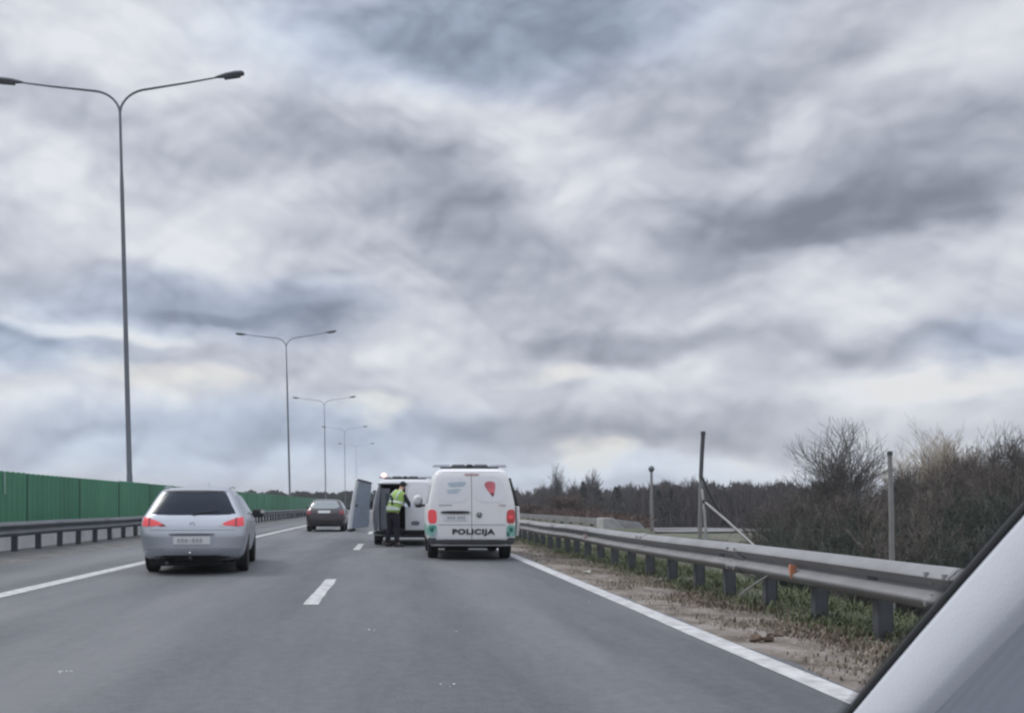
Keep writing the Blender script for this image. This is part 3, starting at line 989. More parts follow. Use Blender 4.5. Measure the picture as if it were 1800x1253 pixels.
fr = [(985, 812, 'tallest faint bare tree on the skyline just right of the police van'), (962, 838, 'faint bare tree on the skyline nearest to the police van'), (1008, 838, 'faint slim bare tree between the tallest one and the dark conifer'),
      (1040, 822, 'faint thin bare tree below the bright yellow cloud'), (1112, 846, 'faint bare tree left of the ball lamp'), (1192, 838, 'pale round bare tree left of the broken sign frame'),
      (1215, 832, 'pale bare tree just left of the broken sign frame'), (1290, 845, 'pale slender bare tree right of the broken sign frame'), (1345, 840, 'pale bare tree in the far tree line left of the large round tree'), (1372, 846, 'bare tree touching the large round tree on its left')]
for i, (cx, ty, lb) in enumerate(fr):
    bare_tree(lb, cx, ty, 190 if cx < 1120 else 130, -2.4, 0.5, M['far_twig'], 50 + i, kids=(7, 5, 4), levels=4, min_r=0.030, splay=0.45, r0=0.14)
def woodland():
    rr = random.Random(9)
    V = []; Fc = []
    def stem(x, y, zb, h, w, m=0):
        for k in range(26):
            t = rr.random()
            z = zb + h * t
            p = Vector((x + rr.gauss(0, w * 0.5), y + rr.gauss(0, w * 0.5), z))
            d = Vector((rr.uniform(-.5, .5), rr.uniform(-.3, .3), 1)).normalized() * h * rr.uniform(0.15, 0.35)
            if p.z + d.z > zb + h: d *= 0.5
            s = Vector((1, rr.uniform(-.6, .6), 0)).normalized() * rr.uniform(0.04, 0.13)
            b = len(V)
            V.extend([tuple(p - s), tuple(p + s), tuple(p + d)])
            Fc.append((b, b + 1, b + 2))
        b = len(V)
        s = Vector((0.12, 0, 0))
        q = Vector((x, y, zb))
        V.extend([tuple(q - s), tuple(q + s), tuple(q + s * 0.4 + Vector((rr.uniform(-.3, .3), 0, h))), tuple(q - s * 0.4 + Vector((rr.uniform(-.3, .3), 0, h)))])
        Fc.append((b, b + 1, b + 2, b + 3))
    for i in range(5200):
        cx = rr.uniform(880, 1480)
        y = rr.uniform(128, 175) if cx > 1120 else rr.uniform(190, 260)
        ty = 872 if cx < 1000 else (868 if cx < 1130 else 864)
        ty += rr.uniform(-8, 12) + 5 * math.sin(cx * 0.09) + 4 * math.sin(cx * 0.31) + 3 * math.sin(cx * 0.77)
        x = (cx - HX) / F_PX * y
        zt = CAM_H + (HY - ty) / F_PX * y
        stem(x, y, -2.6, zt + 2.6, 1.1)
    me = mesh_data('distant_woodland', (V, Fc), mat('woodland_twigs', (0.088, 0.078, 0.078), 0.95, var=0.25, vscale=0.15))
    o = bpy.data.objects.new('distant_woodland', me); link(o)
    tag(o, 'dark leafless woodland along the horizon on the right', 'woodland', kind='stuff')
woodland()
def pine_belt():
    rr = random.Random(19)
    V = []; Fc = []
    for i in range(420):
        cx = rr.uniform(400, 760)
        y = rr.uniform(240, 300)
        ty = 868 + rr.uniform(-3, 6) + 3 * math.sin(cx * 0.14)
        x = (cx - HX) / F_PX * y
        zt = CAM_H + (HY - ty) / F_PX * y
        h = zt + 1.0
        for k in range(60):
            t = rr.random()
            z = -1.0 + h * t
            w = 1.6 * (1 - t) ** 0.6 + 0.15
            p = Vector((x + rr.uniform(-w, w), y + rr.uniform(-w, w), z))
            s = Vector((rr.uniform(0.2, 0.5), 0, rr.uniform(-0.1, 0.1)))
            b = len(V)
            V.extend([tuple(p - s), tuple(p + s), tuple(p + Vector((rr.uniform(-.2, .2), 0, rr.uniform(0.4, 0.9))))])
            Fc.append((b, b + 1, b + 2))
    o = bpy.data.objects.new('pine_belt', mesh_data('pine_belt', (V, Fc), M['conifer'])); link(o)
    tag(o, 'dark belt of distant pines above the far end of the green barrier', 'woodland', kind='stuff')
pine_belt()

# ------------------------------------------------------------------ verge grass, leaves, debris
def verge_stuff():
    rr = random.Random(41)
    def tufts(name, label, n, fx, fy, hmin, hmax, m, blades=9, spread=0.10):
        V = []; Fc = []
        for i in range(n):
            for _t in range(6):
                x, y = fx(rr), fy(rr)
                if math.sin(x * 5.1 + 1.3 * math.sin(y * 1.9)) + math.sin(y * 2.7 + x) + rr.uniform(-.9, .9) > 0.1: break
            zb = max(ground_z(x, y), 0 if False else -9)
            for k in range(blades):
                a = rr.uniform(0, 6.28); l = rr.uniform(hmin, hmax)
                o = Vector((x + rr.gauss(0, spread), y + rr.gauss(0, spread), zb))
                tip = o + Vector((math.cos(a) * l * 0.6, math.sin(a) * l * 0.6, l * rr.uniform(0.5, 1)))
                mid = o + Vector((math.cos(a) * l * 0.2, math.sin(a) * l * 0.2, l * 0.55))
                s = Vector((-math.sin(a), math.cos(a), 0)) * rr.uniform(0.004, 0.009)
                b = len(V)
                V.extend([tuple(o - s), tuple(o + s), tuple(mid + s * 0.8), tuple(mid - s * 0.8), tuple(tip)])
                Fc.extend([(b, b + 1, b + 2, b + 3), (b + 3, b + 2, b + 4)])
        o = bpy.data.objects.new(name, mesh_data(name, (V, Fc), m)); link(o)
        tag(o, label, 'grass', kind='stuff')
    fy = lambda r: 3.5 + (r.random() ** 1.6) * 32
    tufts('dead_grass', 'straw coloured dead grass on the sandy verge below the guardrail', 4600, lambda r: 3.95 + abs(r.gauss(0, 0.36)) * (-1 if r.random() < 0.62 else 1.6), fy, 0.015, 0.06, mat('straw', (0.265, 0.235, 0.185), 0.95, var=0.3, vscale=6))
    tufts('green_grass', 'green grass behind and beneath the right guardrail', 4200, lambda r: 4.0 + abs(r.gauss(0, 1.3)), fy, 0.04, 0.17, mat('green_blades', (0.115, 0.135, 0.072), 0.9, var=0.3, vscale=4), spread=0.14)
    tufts('brown_weeds', 'brown dead weeds around the guardrail posts', 200, lambda r: 3.8 + r.gauss(0, 0.22), lambda r: r.choice([10.2, 11.2, 12.0, 8.2, 7.2, 9.3]) + r.gauss(0, 0.45), 0.03, 0.09, mat('brown_blades', (0.17, 0.13, 0.10), 0.95, var=0.3, vscale=5))
verge_stuff()
def stones():
    rr = random.Random(8)
    V = []; Fc = []
    for i in range(2200):
        y = 3.5 + (rr.random() ** 1.5) * 26
        x = rr.uniform(3.0, 4.3)
        r = rr.uniform(0.006, 0.022)
        z = ground_z(x, y)
        b = len(V)
        for dx, dy, dz in ((1, 0, 0), (0, 1, 0), (-1, 0, 0), (0, -1, 0), (0, 0, 1)):
            V.append((x + dx * r * rr.uniform(.6, 1.2), y + dy * r * rr.uniform(.6, 1.2), z + dz * r * 0.8))
        Fc += [(b, b + 1, b + 4), (b + 1, b + 2, b + 4), (b + 2, b + 3, b + 4), (b + 3, b, b + 4)]
    o = bpy.data.objects.new('gravel', mesh_data('gravel', (V, Fc), mat('gravel', (0.30, 0.27, 0.235), 0.9, var=0.3, vscale=9))); link(o)
    tag(o, 'small stones scattered on the sandy verge', 'gravel', kind='stuff')
stones()
def litter(x, y, label, m, size, name='litter'):
    rr = random.Random(int(x * 100))
    b = MB()
    for k in range(5):
        b.box((rr.uniform(-.5, .5) * size, rr.uniform(-.5, .5) * size, size * 0.12), (size * rr.uniform(.25, .5), size * rr.uniform(.2, .5), size * rr.uniform(.08, .25)), Euler((rr.uniform(-.4, .4), rr.uniform(-.4, .4), rr.uniform(0, 3))).to_matrix())
    o = b.build(name, m, bevel=0.003)
    o.location = (x, y, max(ground_z(x, y), RZ if x < 3.05 and x > -7.3 else -9))
    tag(o, label, 'litter')
M['litter_white'] = mat('litter_white', (0.6, 0.6, 0.58), 0.6, var=0.15)
M['leaves'] = mat('dead_leaves', (0.10, 0.065, 0.045), 0.9, var=0.3, vscale=12)
def road_grit():  # pale specks of the windscreen, added here as small chips on the road
    rr = random.Random(12)
    V = []; Fc = []
    spots = [(px(x, y, 1.15 * 1600 / (y - 888)), n) for x, y, n in ((112, 1187, 6), (652, 1112, 2), (800, 1115, 2), (790, 1210, 3), (1032, 1062, 1))]
    for p, n in spots:
        for k in range(n):
            x, y, r = p.x + rr.gauss(0, 0.022), p.y + rr.gauss(0, 0.03), rr.uniform(0.005, 0.011)
            b = len(V)
            for dx, dy, dz in ((1, 0, 0), (0, 1, 0), (-1, 0, 0), (0, -1, 0), (0, 0, 1)):
                V.append((x + dx * r, y + dy * r * rr.uniform(.6, 1.3), RZ + 0.001 + dz * r * 0.7))
            Fc.extend([(b, b + 1, b + 4), (b + 1, b + 2, b + 4), (b + 2, b + 3, b + 4), (b + 3, b, b + 4)])
    o = bpy.data.objects.new('road_grit', mesh_data('road_grit', (V, Fc), mat('pale_grit', (0.7, 0.7, 0.7), 0.7, var=0.1))); link(o)
    tag(o, 'few tiny pale windscreen specks, added as chips on the asphalt', 'grit', kind='stuff')
road_grit()
litter(3.30, 15.6, 'small white scrap with black pieces on the verge by the far end of the white line', M['litter_white'], 0.12)
litter(3.14, 7.75, 'clump of dark dead leaves on the verge beside the white line', M['leaves'], 0.2, 'leaf_clump')
litter(3.36, 8.0, 'smaller dark leaf scrap right of the leaf clump', M['leaves'], 0.1, 'leaf_clump')
# ------------------------------------------------------------------ vehicle shells
def pchip(xs, ys):
    n = len(xs)
    h = [xs[i + 1] - xs[i] for i in range(n - 1)]
    d = [(ys[i + 1] - ys[i]) / h[i] for i in range(n - 1)]
    m = [0.0] * n
    m[0], m[-1] = d[0], d[-1]
    for i in range(1, n - 1):
        m[i] = 0.0 if d[i - 1] * d[i] <= 0 else 2 * d[i - 1] * d[i] / (d[i - 1] + d[i])
    def f(x):
        if x <= xs[0]: return ys[0]
        if x >= xs[-1]: return ys[-1]
        i = 0
        while x > xs[i + 1]: i += 1
        t = (x - xs[i]) / h[i]
        return (ys[i] * (1 + 2 * t) * (1 - t) ** 2 + h[i] * m[i] * t * (1 - t) ** 2 + ys[i + 1] * t * t * (3 - 2 * t) + h[i] * m[i + 1] * t * t * (t - 1))
    return f
class Shell:
    """rear at y=0, nose at y=length, stacked rounded plan outlines"""
    def __init__(s, table, cr=0.3, cf=0.7, p=3.2, pf=2.6, kr=0.03, kf=0.06, zcap=None):
        zs = [t[0] for t in table]
        s.hw = pchip(zs, [t[1] for t in table]); s.yr = pchip(zs, [t[2] for t in table]); s.yf = pchip(zs, [t[3] for t in table])
        s.z0, s.z1 = zs[0], zs[-1]
        s.cr, s.cf, s.p, s.pf, s.kr, s.kf = cr, cf, p, pf, kr, kf
        s.tz = zs
    def wk(s, y):
        L = s.yf(0.6)
        ym = L * 0.5
        t = (y - ym) / ym
        return 1 - (s.kr if t < 0 else s.kf) * t * t
    def rear_y(s, x, z):
        t = min(0.999, abs(x) / (s.hw(z) * (1 - s.kr)))
        return s.yr(z) + s.cr * (1 - (1 - t ** s.p) ** (1 / s.p))
    def side_x(s, y, z):
        return s.hw(z) * s.wk(y)
    def ring(s, z, na=12, ns=14):
        hw, yr, yf = s.hw(z), s.yr(z), s.yf(z)
        cr, cf = s.cr, min(s.cf, (yf - yr) * 0.4)
        pts = []
        def arc(a, p):
            sn, cs = math.sin(a), math.cos(a)
            return (math.copysign(abs(sn) ** (2 / p), sn), abs(cs) ** (2 / p))
        for i in range(-na, na + 1):
            u, w = arc(i / na * math.pi / 2, s.p)
            pts.append((u * hw, yr + cr * (1 - w)))
        for i in range(1, ns):
            pts.append((hw, yr + cr + (yf - cf - yr - cr) * i / ns))
        for i in range(na, -na - 1, -1):
            u, w = arc(i / na * math.pi / 2, s.pf)
            pts.append((u * hw, yf - cf * (1 - w)))
        for i in range(ns - 1, 0, -1):
            pts.append((-hw, yr + cr + (yf - cf - yr - cr) * i / ns))
        return [(x * s.wk(y), y, z) for x, y in pts]
    def mesh(s, name, m, parent, extra=None, nz=34):
        zs = [s.z0 + (s.z1 - s.z0) * i / nz for i in range(nz + 1)]
        zs = sorted(set([round(z, 4) for z in zs + s.tz]))
        rings = [s.ring(z) for z in zs]
        n = len(rings[0])
        vs = [v for r in rings for v in r]
        fs = []
        for i in range(len(rings) - 1):
            for k in range(n):
                k2 = (k + 1) % n
                fs.append((i * n + k, i * n + k2, (i + 1) * n + k2, (i + 1) * n + k))
        fs.append(tuple(reversed(range(n))))
        # domed cap
        top = rings[-1]
        cx = 0; cy = sum(v[1] for v in top) / n
        b = len(vs)
        for f, dz in ((0.82, 0.010), (0.5, 0.022), (0.2, 0.027)):
            vs += [(v[0] * f, cy + (v[1] - cy) * f, v[2] + dz) for v in top]
        for j in range(3):
            a = (len(rings) - 1 + j) * n
            for k in range(n):
                k2 = (k + 1) % n
                fs.append((a + k, a + k2, a + n + k2, a + n + k))
        fs.append(tuple(range(b + 2 * n, b + 3 * n)))
        return mesh_obj(name, vs, fs, m, parent, smooth=True)
def chaikin(poly, it=2, k=0.2):
    for _ in range(it):
        out = []
        for i in range(len(poly)):
            a, b = poly[i], poly[(i + 1) % len(poly)]
            out.append((a[0] * (1 - k) + b[0] * k, a[1] * (1 - k) + b[1] * k))
            out.append((a[0] * k + b[0] * (1 - k), a[1] * k + b[1] * (1 - k)))
        poly = out
    return poly
def patch(name, poly, mapf, m, parent, nz=10, nx=16, smooth=True, depth=0.03, rnd=2, inward=None):
    """outline in (u, v) laid on a surface by mapf(u, v, off); skirt runs back into the body"""
    if rnd: poly = chaikin(poly, rnd)
    v0, v1 = min(p[1] for p in poly), max(p[1] for p in poly)
    rows = []
    e = (v1 - v0) * 0.004
    for i in range(nz + 1):
        v = v0 + e + (v1 - v0 - 2 * e) * (0.5 - 0.5 * math.cos(math.pi * i / nz))
        xs = []
        for j in range(len(poly)):
            a, b = poly[j], poly[(j + 1) % len(poly)]
            if (a[1] - v) * (b[1] - v) < 0 or a[1] == v:
                t = (v - a[1]) / (b[1] - a[1]) if b[1] != a[1] else 0
                xs.append(a[0] + (b[0] - a[0]) * t)
        rows.append((v, min(xs), max(xs)))
    vs = []; fs = []
    for v, a, b in rows:
        for k in range(nx + 1):
            vs.append(mapf(a + (b - a) * k / nx, v, 0.0))
    w = nx + 1
    for i in range(nz):
        for k in range(nx):
            fs.append((i * w + k, i * w + k + 1, (i + 1) * w + k + 1, (i + 1) * w + k))
    border = [k for k in range(w)] + [i * w + nx for i in range(1, nz + 1)] + [nz * w + k for k in range(nx - 1, -1, -1)] + [i * w for i in range(nz - 1, 0, -1)]
    uv = {}
    for i, (v, a, b) in enumerate(rows):
        for k in range(w): uv[i * w + k] = (a + (b - a) * k / nx, v)
    base = len(vs)
    for q in border: vs.append(mapf(*uv[q], -depth))
    nb = len(border)
    for i in range(nb):
        j = (i + 1) % nb
        fs.append((border[j], border[i], base + i, base + j))
    o = mesh_obj(name, vs, fs, m, parent, smooth=False)
    auto_smooth(o, 45)
    return o
def rear_map(sh, off=0.006):
    return lambda x, z, o: (x, sh.rear_y(x, z) - off - o, z)
def side_map(sh, side, off=0.005):
    return lambda y, z, o: (side * (sh.side_x(y, z) + off + o), y, z)
def wrap_map(sh, side, off=0.006):
    """u runs from the rear face round the corner: u = |x| on the rear"""
    return lambda u, z, o: (side * (min(u, sh.hw(z) * (1 - sh.kr) * 0.9999) + (off + o) * (0.6 if u > sh.hw(z) * 0.8 else 0)), sh.rear_y(u, z) - off - o, z)
def wheel(root, x, y, r, w, rimm=None, side=1):
    wroot = MB().lathe([(r * 0.72, -w / 2), (r * 0.93, -w / 2), (r, -w * 0.36), (r, w * 0.36), (r * 0.93, w / 2), (r * 0.72, w / 2)], (0, 0, 0), 'x', 32).build('wheel', M['rubber'], root)
    wroot.location = (x, y, r)
    auto_smooth(wroot, 35)
    s = side
    rm = MB()
    rm.lathe([(r * 0.70, -w * 0.40), (r * 0.70, s * w * 0.30), (r * 0.62, s * w * 0.42), (r * 0.58, s * w * 0.30), (0.06, s * w * 0.34), (0.05, s * w * 0.42)] if s > 0 else
             [(0.05, -w * 0.42), (0.06, -w * 0.34), (r * 0.58, -w * 0.30), (r * 0.62, -w * 0.42), (r * 0.70, -w * 0.30), (r * 0.70, w * 0.40)], (0, 0, 0), 'x', 28)
    for k in range(5):
        a = k * 2 * math.pi / 5
        rm.box((s * w * 0.36, math.cos(a) * r * 0.34, math.sin(a) * r * 0.34), (0.02, r * 0.5, 0.05), Matrix.Rotation(a, 3, 'X'))
    o = rm.build('rim', rimm or M['rim'], wroot)
    return wroot
def cut_arches(body, wheels, r, hw):
    """wheel arches cut out of the shell"""
    cutters = []
    for (x, y) in wheels:
        c = MB().lathe([(r + 0.05, -0.32), (r + 0.05, 0.32)], (0, 0, 0), 'x', 32).build('cutter', M['underbody'])
        c.location = (x + (0.12 if x > 0 else -0.12), y, r)
        md = body.modifiers.new('b', 'BOOLEAN'); md.object = c; md.operation = 'DIFFERENCE'; md.solver = 'EXACT'
        cutters.append(c)
    bpy.context.view_layer.update()
    p = body.parent; body.parent = None
    apply_mods(body)
    body.parent = p
    for c in cutters:
        bpy.data.objects.remove(c)
def font_mesh(name, txt, size, m, parent, loc, rot=(R(90), 0, 0), ext=0.004, bold=0.0, sx=1.0, mapf=None):
    cu = bpy.data.curves.new(name, 'FONT')
    cu.body = txt; cu.size = size; cu.extrude = ext; cu.align_x = 'CENTER'; cu.align_y = 'CENTER'; cu.offset = bold; cu.space_character = 1.12
    t = bpy.data.objects.new(name, cu); link(t)
    bpy.context.view_layer.update()
    me = bpy.data.meshes.new_from_object(t.evaluated_get(bpy.context.evaluated_depsgraph_get()))
    bpy.data.objects.remove(t)
    me.materials.clear(); me.materials.append(m)
    for v in me.vertices:
        x, z, y = v.co.x * sx + loc[0], v.co.y + loc[2], -v.co.z
        v.co = (x, (mapf(x, z, 0)[1] if mapf else loc[1]) + y, z)
    o = bpy.data.objects.new(name, me); link(o); o.parent = parent
    return o

M['glass'] = mat('tinted_glass', (0.016, 0.026, 0.042), 0.25, spec=0.16)
M['glass_side'] = mat('side_glass', (0.03, 0.04, 0.05), 0.1, spec=0.6)
M['silver'] = mat('silver_paint', (0.47, 0.495, 0.54), 0.32, 0.65, var=0.03, vscale=1.2)
M['van_white'] = mat('white_paint', (0.80, 0.795, 0.80), 0.4, var=0.035, vscale=1.5, coat=0.15)
M['van_white2'] = mat('dusty_white_paint', (0.62, 0.635, 0.66), 0.4, var=0.05, vscale=1.5, coat=0.2)
M['maroon'] = mat('dark_maroon_paint', (0.036, 0.028, 0.034), 0.3, 0.2, var=0.1, coat=0.6)
M['red_lens'] = mat('red_lens', (0.55, 0.045, 0.05), 0.25, var=0.25, vscale=14, coat=0.4)
M['red_lens_lit'] = mat('lit_red_lens', (0.66, 0.06, 0.075), 0.3, coat=0.3, emit=((1.0, 0.10, 0.12), 0.16))
M['red_dull'] = mat('dull_red_lens', (0.28, 0.035, 0.05), 0.3, coat=0.3)
M['clear_lens'] = mat('clear_lens', (0.62, 0.55, 0.55), 0.25, coat=0.4)
M['plate'] = mat('number_plate', (0.70, 0.71, 0.72), 0.5, var=0.03)
M['plate_text'] = mat('plate_text', (0.42, 0.43, 0.46), 0.6)
M['plate_blue'] = mat('plate_blue', (0.10, 0.16, 0.42), 0.5)
M['grey_trim'] = mat('grey_trim', (0.10, 0.105, 0.115), 0.6, var=0.1)
M['seam'] = mat('panel_seam', (0.10, 0.105, 0.115), 0.8)
M['chrome'] = mat('chrome', (0.6, 0.6, 0.6), 0.2, 1.0)
M['green_refl'] = mat('green_sticker', (0.05, 0.34, 0.26), 0.4, col2=(0.35, 0.55, 0.50), vscale=9)
M['dark_green'] = mat('dark_green_sticker', (0.02, 0.16, 0.13), 0.4)
M['shield_red'] = mat('shield_red', (0.60, 0.15, 0.18), 0.4, var=0.15, vscale=6)
M['pale_blue'] = mat('pale_blue_sticker', (0.42, 0.50, 0.57), 0.4, var=0.05)
M['film'] = mat('white_window_film', (0.755, 0.765, 0.795), 0.3, var=0.03, vscale=2, coat=0.4)
M['beacon_glass'] = mat('beacon_lens', (0.40, 0.42, 0.47), 0.3, var=0.1)
M['beacon_lit'] = mat('beacon_lit', (0.9, 0.45, 0.38), 0.3, emit=((1.0, 0.55, 0.48), 1.6))

# ------------------------------------------------------------------ silver estate car
def silver_car():
    d = 14.65
    root = empty('estate_car', (-3.25, d, RZ), R(6.2), 'silver estate car with lit red tail lights driving in the left lane', 'car')
    root.scale = (0.97, 1, 0.985)
    tb = [(0.24, 0.76, 0.14, 4.35), (0.30, 0.83, 0.05, 4.50), (0.45, 0.875, 0.0, 4.58), (0.62, 0.90, 0.0, 4.56), (0.78, 0.905, 0.045, 4.48), (0.90, 0.895, 0.10, 4.15),
          (0.97, 0.86, 0.14, 3.55), (1.05, 0.81, 0.20, 3.25), (1.20, 0.73, 0.33, 2.90), (1.33, 0.655, 0.47, 2.60), (1.40, 0.60, 0.56, 2.38), (1.44, 0.50, 0.68, 2.18)]
    sh = Shell(tb, cr=0.36, cf=0.8, p=2.9, kr=0.035)
    body = sh.mesh('body', M['silver'], root)
    wy = (1.02, 3.70)
    cut_arches(body, [(s * 0.80, y) for s in (-1, 1) for y in wy], 0.30, 0.9)
    auto_smooth(body, 35)
    MB().box((0, 2.2, 0.33), (1.44, 3.9, 0.26)).box((-0.1, 0.62, 0.22), (1.2, 0.8, 0.16)).build('underbody', M['underbody'], root, bevel=0.02)  # rear block lowered to fill in the dark shade between the wheels
    b = MB()
    b.tube([(-0.42, 0.28, 0.21), (-0.42, 0.10, 0.20)], 0.028, 12)
    b.build('exhaust_pipe', M['galv_dark'], root)
    for s in (-1, 1):
        for y in wy: wheel(root, s * 0.775, y, 0.32, 0.205, side=s)
    rm = rear_map(sh)
    # black surround, glass, high brake light
    patch('rear_window', [(-0.76, 0.985), (0.76, 0.985), (0.735, 1.05), (0.575, 1.345), (0.46, 1.375), (-0.46, 1.375), (-0.575, 1.345), (-0.735, 1.05)], rm, M['glass'], root, nz=14, nx=24, rnd=2)
    patch('window_seal', [(-0.60, 1.362), (0.60, 1.362), (0.50, 1.40), (-0.50, 1.40)], rear_map(sh, 0.012), M['black'], root, nz=4, nx=20)
    # seats seen through: head restraints behind glass are not visible, wiper is
    b = MB().tube([(0.0, sh.rear_y(0, 1.0) - 0.03, 1.0), (0.2, sh.rear_y(0.2, 1.03) - 0.025, 1.03), (0.42, sh.rear_y(0.42, 1.05) - 0.02, 1.05)], [0.012, 0.008, 0.006], 6)
    b.build('wiper', M['black'], root)
    for s in (-1, 1):
        wm = wrap_map(sh, s)
        tl = patch('tail_light', [(0.50, 0.81), (0.878, 0.79), (0.878, 0.935), (0.80, 0.955), (0.66, 0.915), (0.50, 0.855)], wm, M['red_lens_lit'], root, nz=10, nx=16, rnd=2)
        patch('reversing_lens', [(0.41, 0.80), (0.56, 0.795), (0.58, 0.885), (0.50, 0.85)], wrap_map(sh, s, 0.005), M['clear_lens'] if s > 0 else M['red_dull'], tl, nz=6, nx=8, rnd=1)
        patch('lens_divider', [(0.70, 0.80), (0.725, 0.80), (0.725, 0.945), (0.70, 0.935)], wrap_map(sh, s, 0.009), M['red_dull'], tl, nz=6, nx=3, rnd=0)
        patch('bumper_reflector', [(0.44, 0.405), (0.80, 0.405), (0.80, 0.445), (0.44, 0.445)], wrap_map(sh, s, 0.005), M['grey_trim'] if False else mat('bumper_groove', (0.30, 0.32, 0.36), 0.5), root, nz=3, nx=10, rnd=1)
        # side windows
        sm = side_map(sh, s)
        patch('side_window', [(0.62, 0.985), (1.12, 0.985), (1.16, 1.30), (0.98, 1.33), (0.80, 1.25)], sm, M['glass_side'], root, nz=8, nx=10, rnd=1)
        patch('side_window', [(1.20, 0.985), (2.02, 0.985), (1.98, 1.34), (1.24, 1.34)], sm, M['glass_side'], root, nz=8, nx=10, rnd=1)
        patch('side_window', [(2.08, 0.985), (3.02, 0.985), (2.46, 1.33), (2.08, 1.34)], sm, M['glass_side'], root, nz=8, nx=10, rnd=1)
        patch('door_seam', [(2.05, 0.36), (2.062, 0.36), (2.062, 0.97), (2.05, 0.97)], side_map(sh, s, 0.002), M['seam'], root, nz=8, nx=1, rnd=0)
        patch('door_seam', [(1.16, 0.62), (1.172, 0.62), (1.172, 0.97), (1.16, 0.97)], side_map(sh, s, 0.002), M['seam'], root, nz=8, nx=1, rnd=0)
        b = MB(); b.box((s * (sh.side_x(1.35, 0.86) + 0.02), 1.35, 0.86), (0.03, 0.16, 0.028)); b.box((s * (sh.side_x(2.25, 0.86) + 0.02), 2.25, 0.86), (0.03, 0.16, 0.028))
        b.build('door_handle', M['silver'], root, bevel=0.008)
        # mirror
        b = MB()
        b.box((s * 0.90, 2.88, 0.97), (0.12, 0.05, 0.04))
        mr = b.build('mirror', M['black'], root, bevel=0.01)
        vs = MB().box((s * 0.97, 2.90, 0.99), (0.22, 0.10, 0.16)).build('mirror_housing', M['black'] , mr, bevel=0.03)
        MB().box((s * 1.06, 2.846, 1.02), (0.07, 0.008, 0.06)).build('mirror_glass', M['chrome'], mr, bevel=0.002)
        b = MB().tube([(s * 0.56, 0.85, 1.44), (s * 0.575, 1.4, 1.475), (s * 0.57, 2.0, 1.46)], 0.013, 8)
        b.build('roof_rail', M['silver'], root)
    # plate recess and plate
    patch('plate_recess', [(-0.38, 0.47), (0.38, 0.47), (0.40, 0.665), (-0.40, 0.665)], rear_map(sh, 0.003), mat('silver_shadow_trim', (0.42, 0.45, 0.50), 0.4, 0.3), root, nz=4, nx=12, rnd=1)
    patch('plate_lamp_bar', [(-0.37, 0.655), (0.37, 0.655), (0.37, 0.685), (-0.37, 0.685)], rear_map(sh, 0.02), M['grey_trim'], root, nz=3, nx=12, rnd=1)
    pl = patch('number_plate', [(-0.30, 0.505), (0.30, 0.505), (0.30, 0.635), (-0.30, 0.635)], rear_map(sh, 0.014), M['plate'], root, nz=3, nx=8, rnd=0)
    b = MB()
    for i, x in enumerate((-0.21, -0.15, -0.09, 0.03, 0.09, 0.15)):
        b.box((x, sh.rear_y(x, 0.57) - 0.022, 0.57), (0.035, 0.003, 0.06 + 0.008 * (i % 2)))
    b.box((-0.03, sh.rear_y(0, 0.57) - 0.0185, 0.57), (0.42, 0.004, 0.006))
    b.build('plate_mark', M['plate_text'], pl)
    # tailgate seams and badge
    for (x0, z0, x1, z1) in ((-0.70, 0.735, 0.70, 0.742),):
        patch('tailgate_seam', [(x0, z0), (x1, z0), (x1, z1), (x0, z1)], rear_map(sh, 0.002), M['seam'], root, nz=1, nx=22, rnd=0)
    MB().lathe([(0.0401, -0.006), (0.04, 0.006)], (0, 0, 0), 'z', 18)
    b = MB()
    for k in range(1):
        pts = [(0.035 * math.cos(a * math.pi / 6), 0, 0.035 * math.sin(a * math.pi / 6)) for a in range(13)]
        b.tube([(x, sh.rear_y(0, 0.84) - 0.012, z + 0.84) for x, _, z in pts], 0.007, 6)
    b.build('badge', M['chrome'], root)
    # dark lower valance and tow ball
    patch('valance', [(-0.80, 0.245), (0.80, 0.245), (0.83, 0.325), (-0.83, 0.325)], rear_map(sh, 0.006), M['black'], root, nz=3, nx=22, rnd=1)
    b = MB()
    b.tube([(-0.02, 0.2, 0.27), (-0.02, -0.03, 0.26), (-0.02, -0.09, 0.30), (-0.02, -0.09, 0.345)], [0.022, 0.022, 0.018, 0.014], 10)
    hb = b.build('tow_bar', M['galv_dark'], root)
    MB().lathe([(0.006, -0.028), (0.022, -0.018), (0.029, 0), (0.022, 0.018), (0.006, 0.027)], (-0.02, -0.09, 0.365), 'z', 14).build('tow_ball', M['chrome'], hb, smooth=True)
    b = MB().tube([(0.1, 2.0, 1.46), (0.1, 1.86, 1.58)], [0.004, 0.002], 5).build('aerial', M['black'], root)
silver_car()

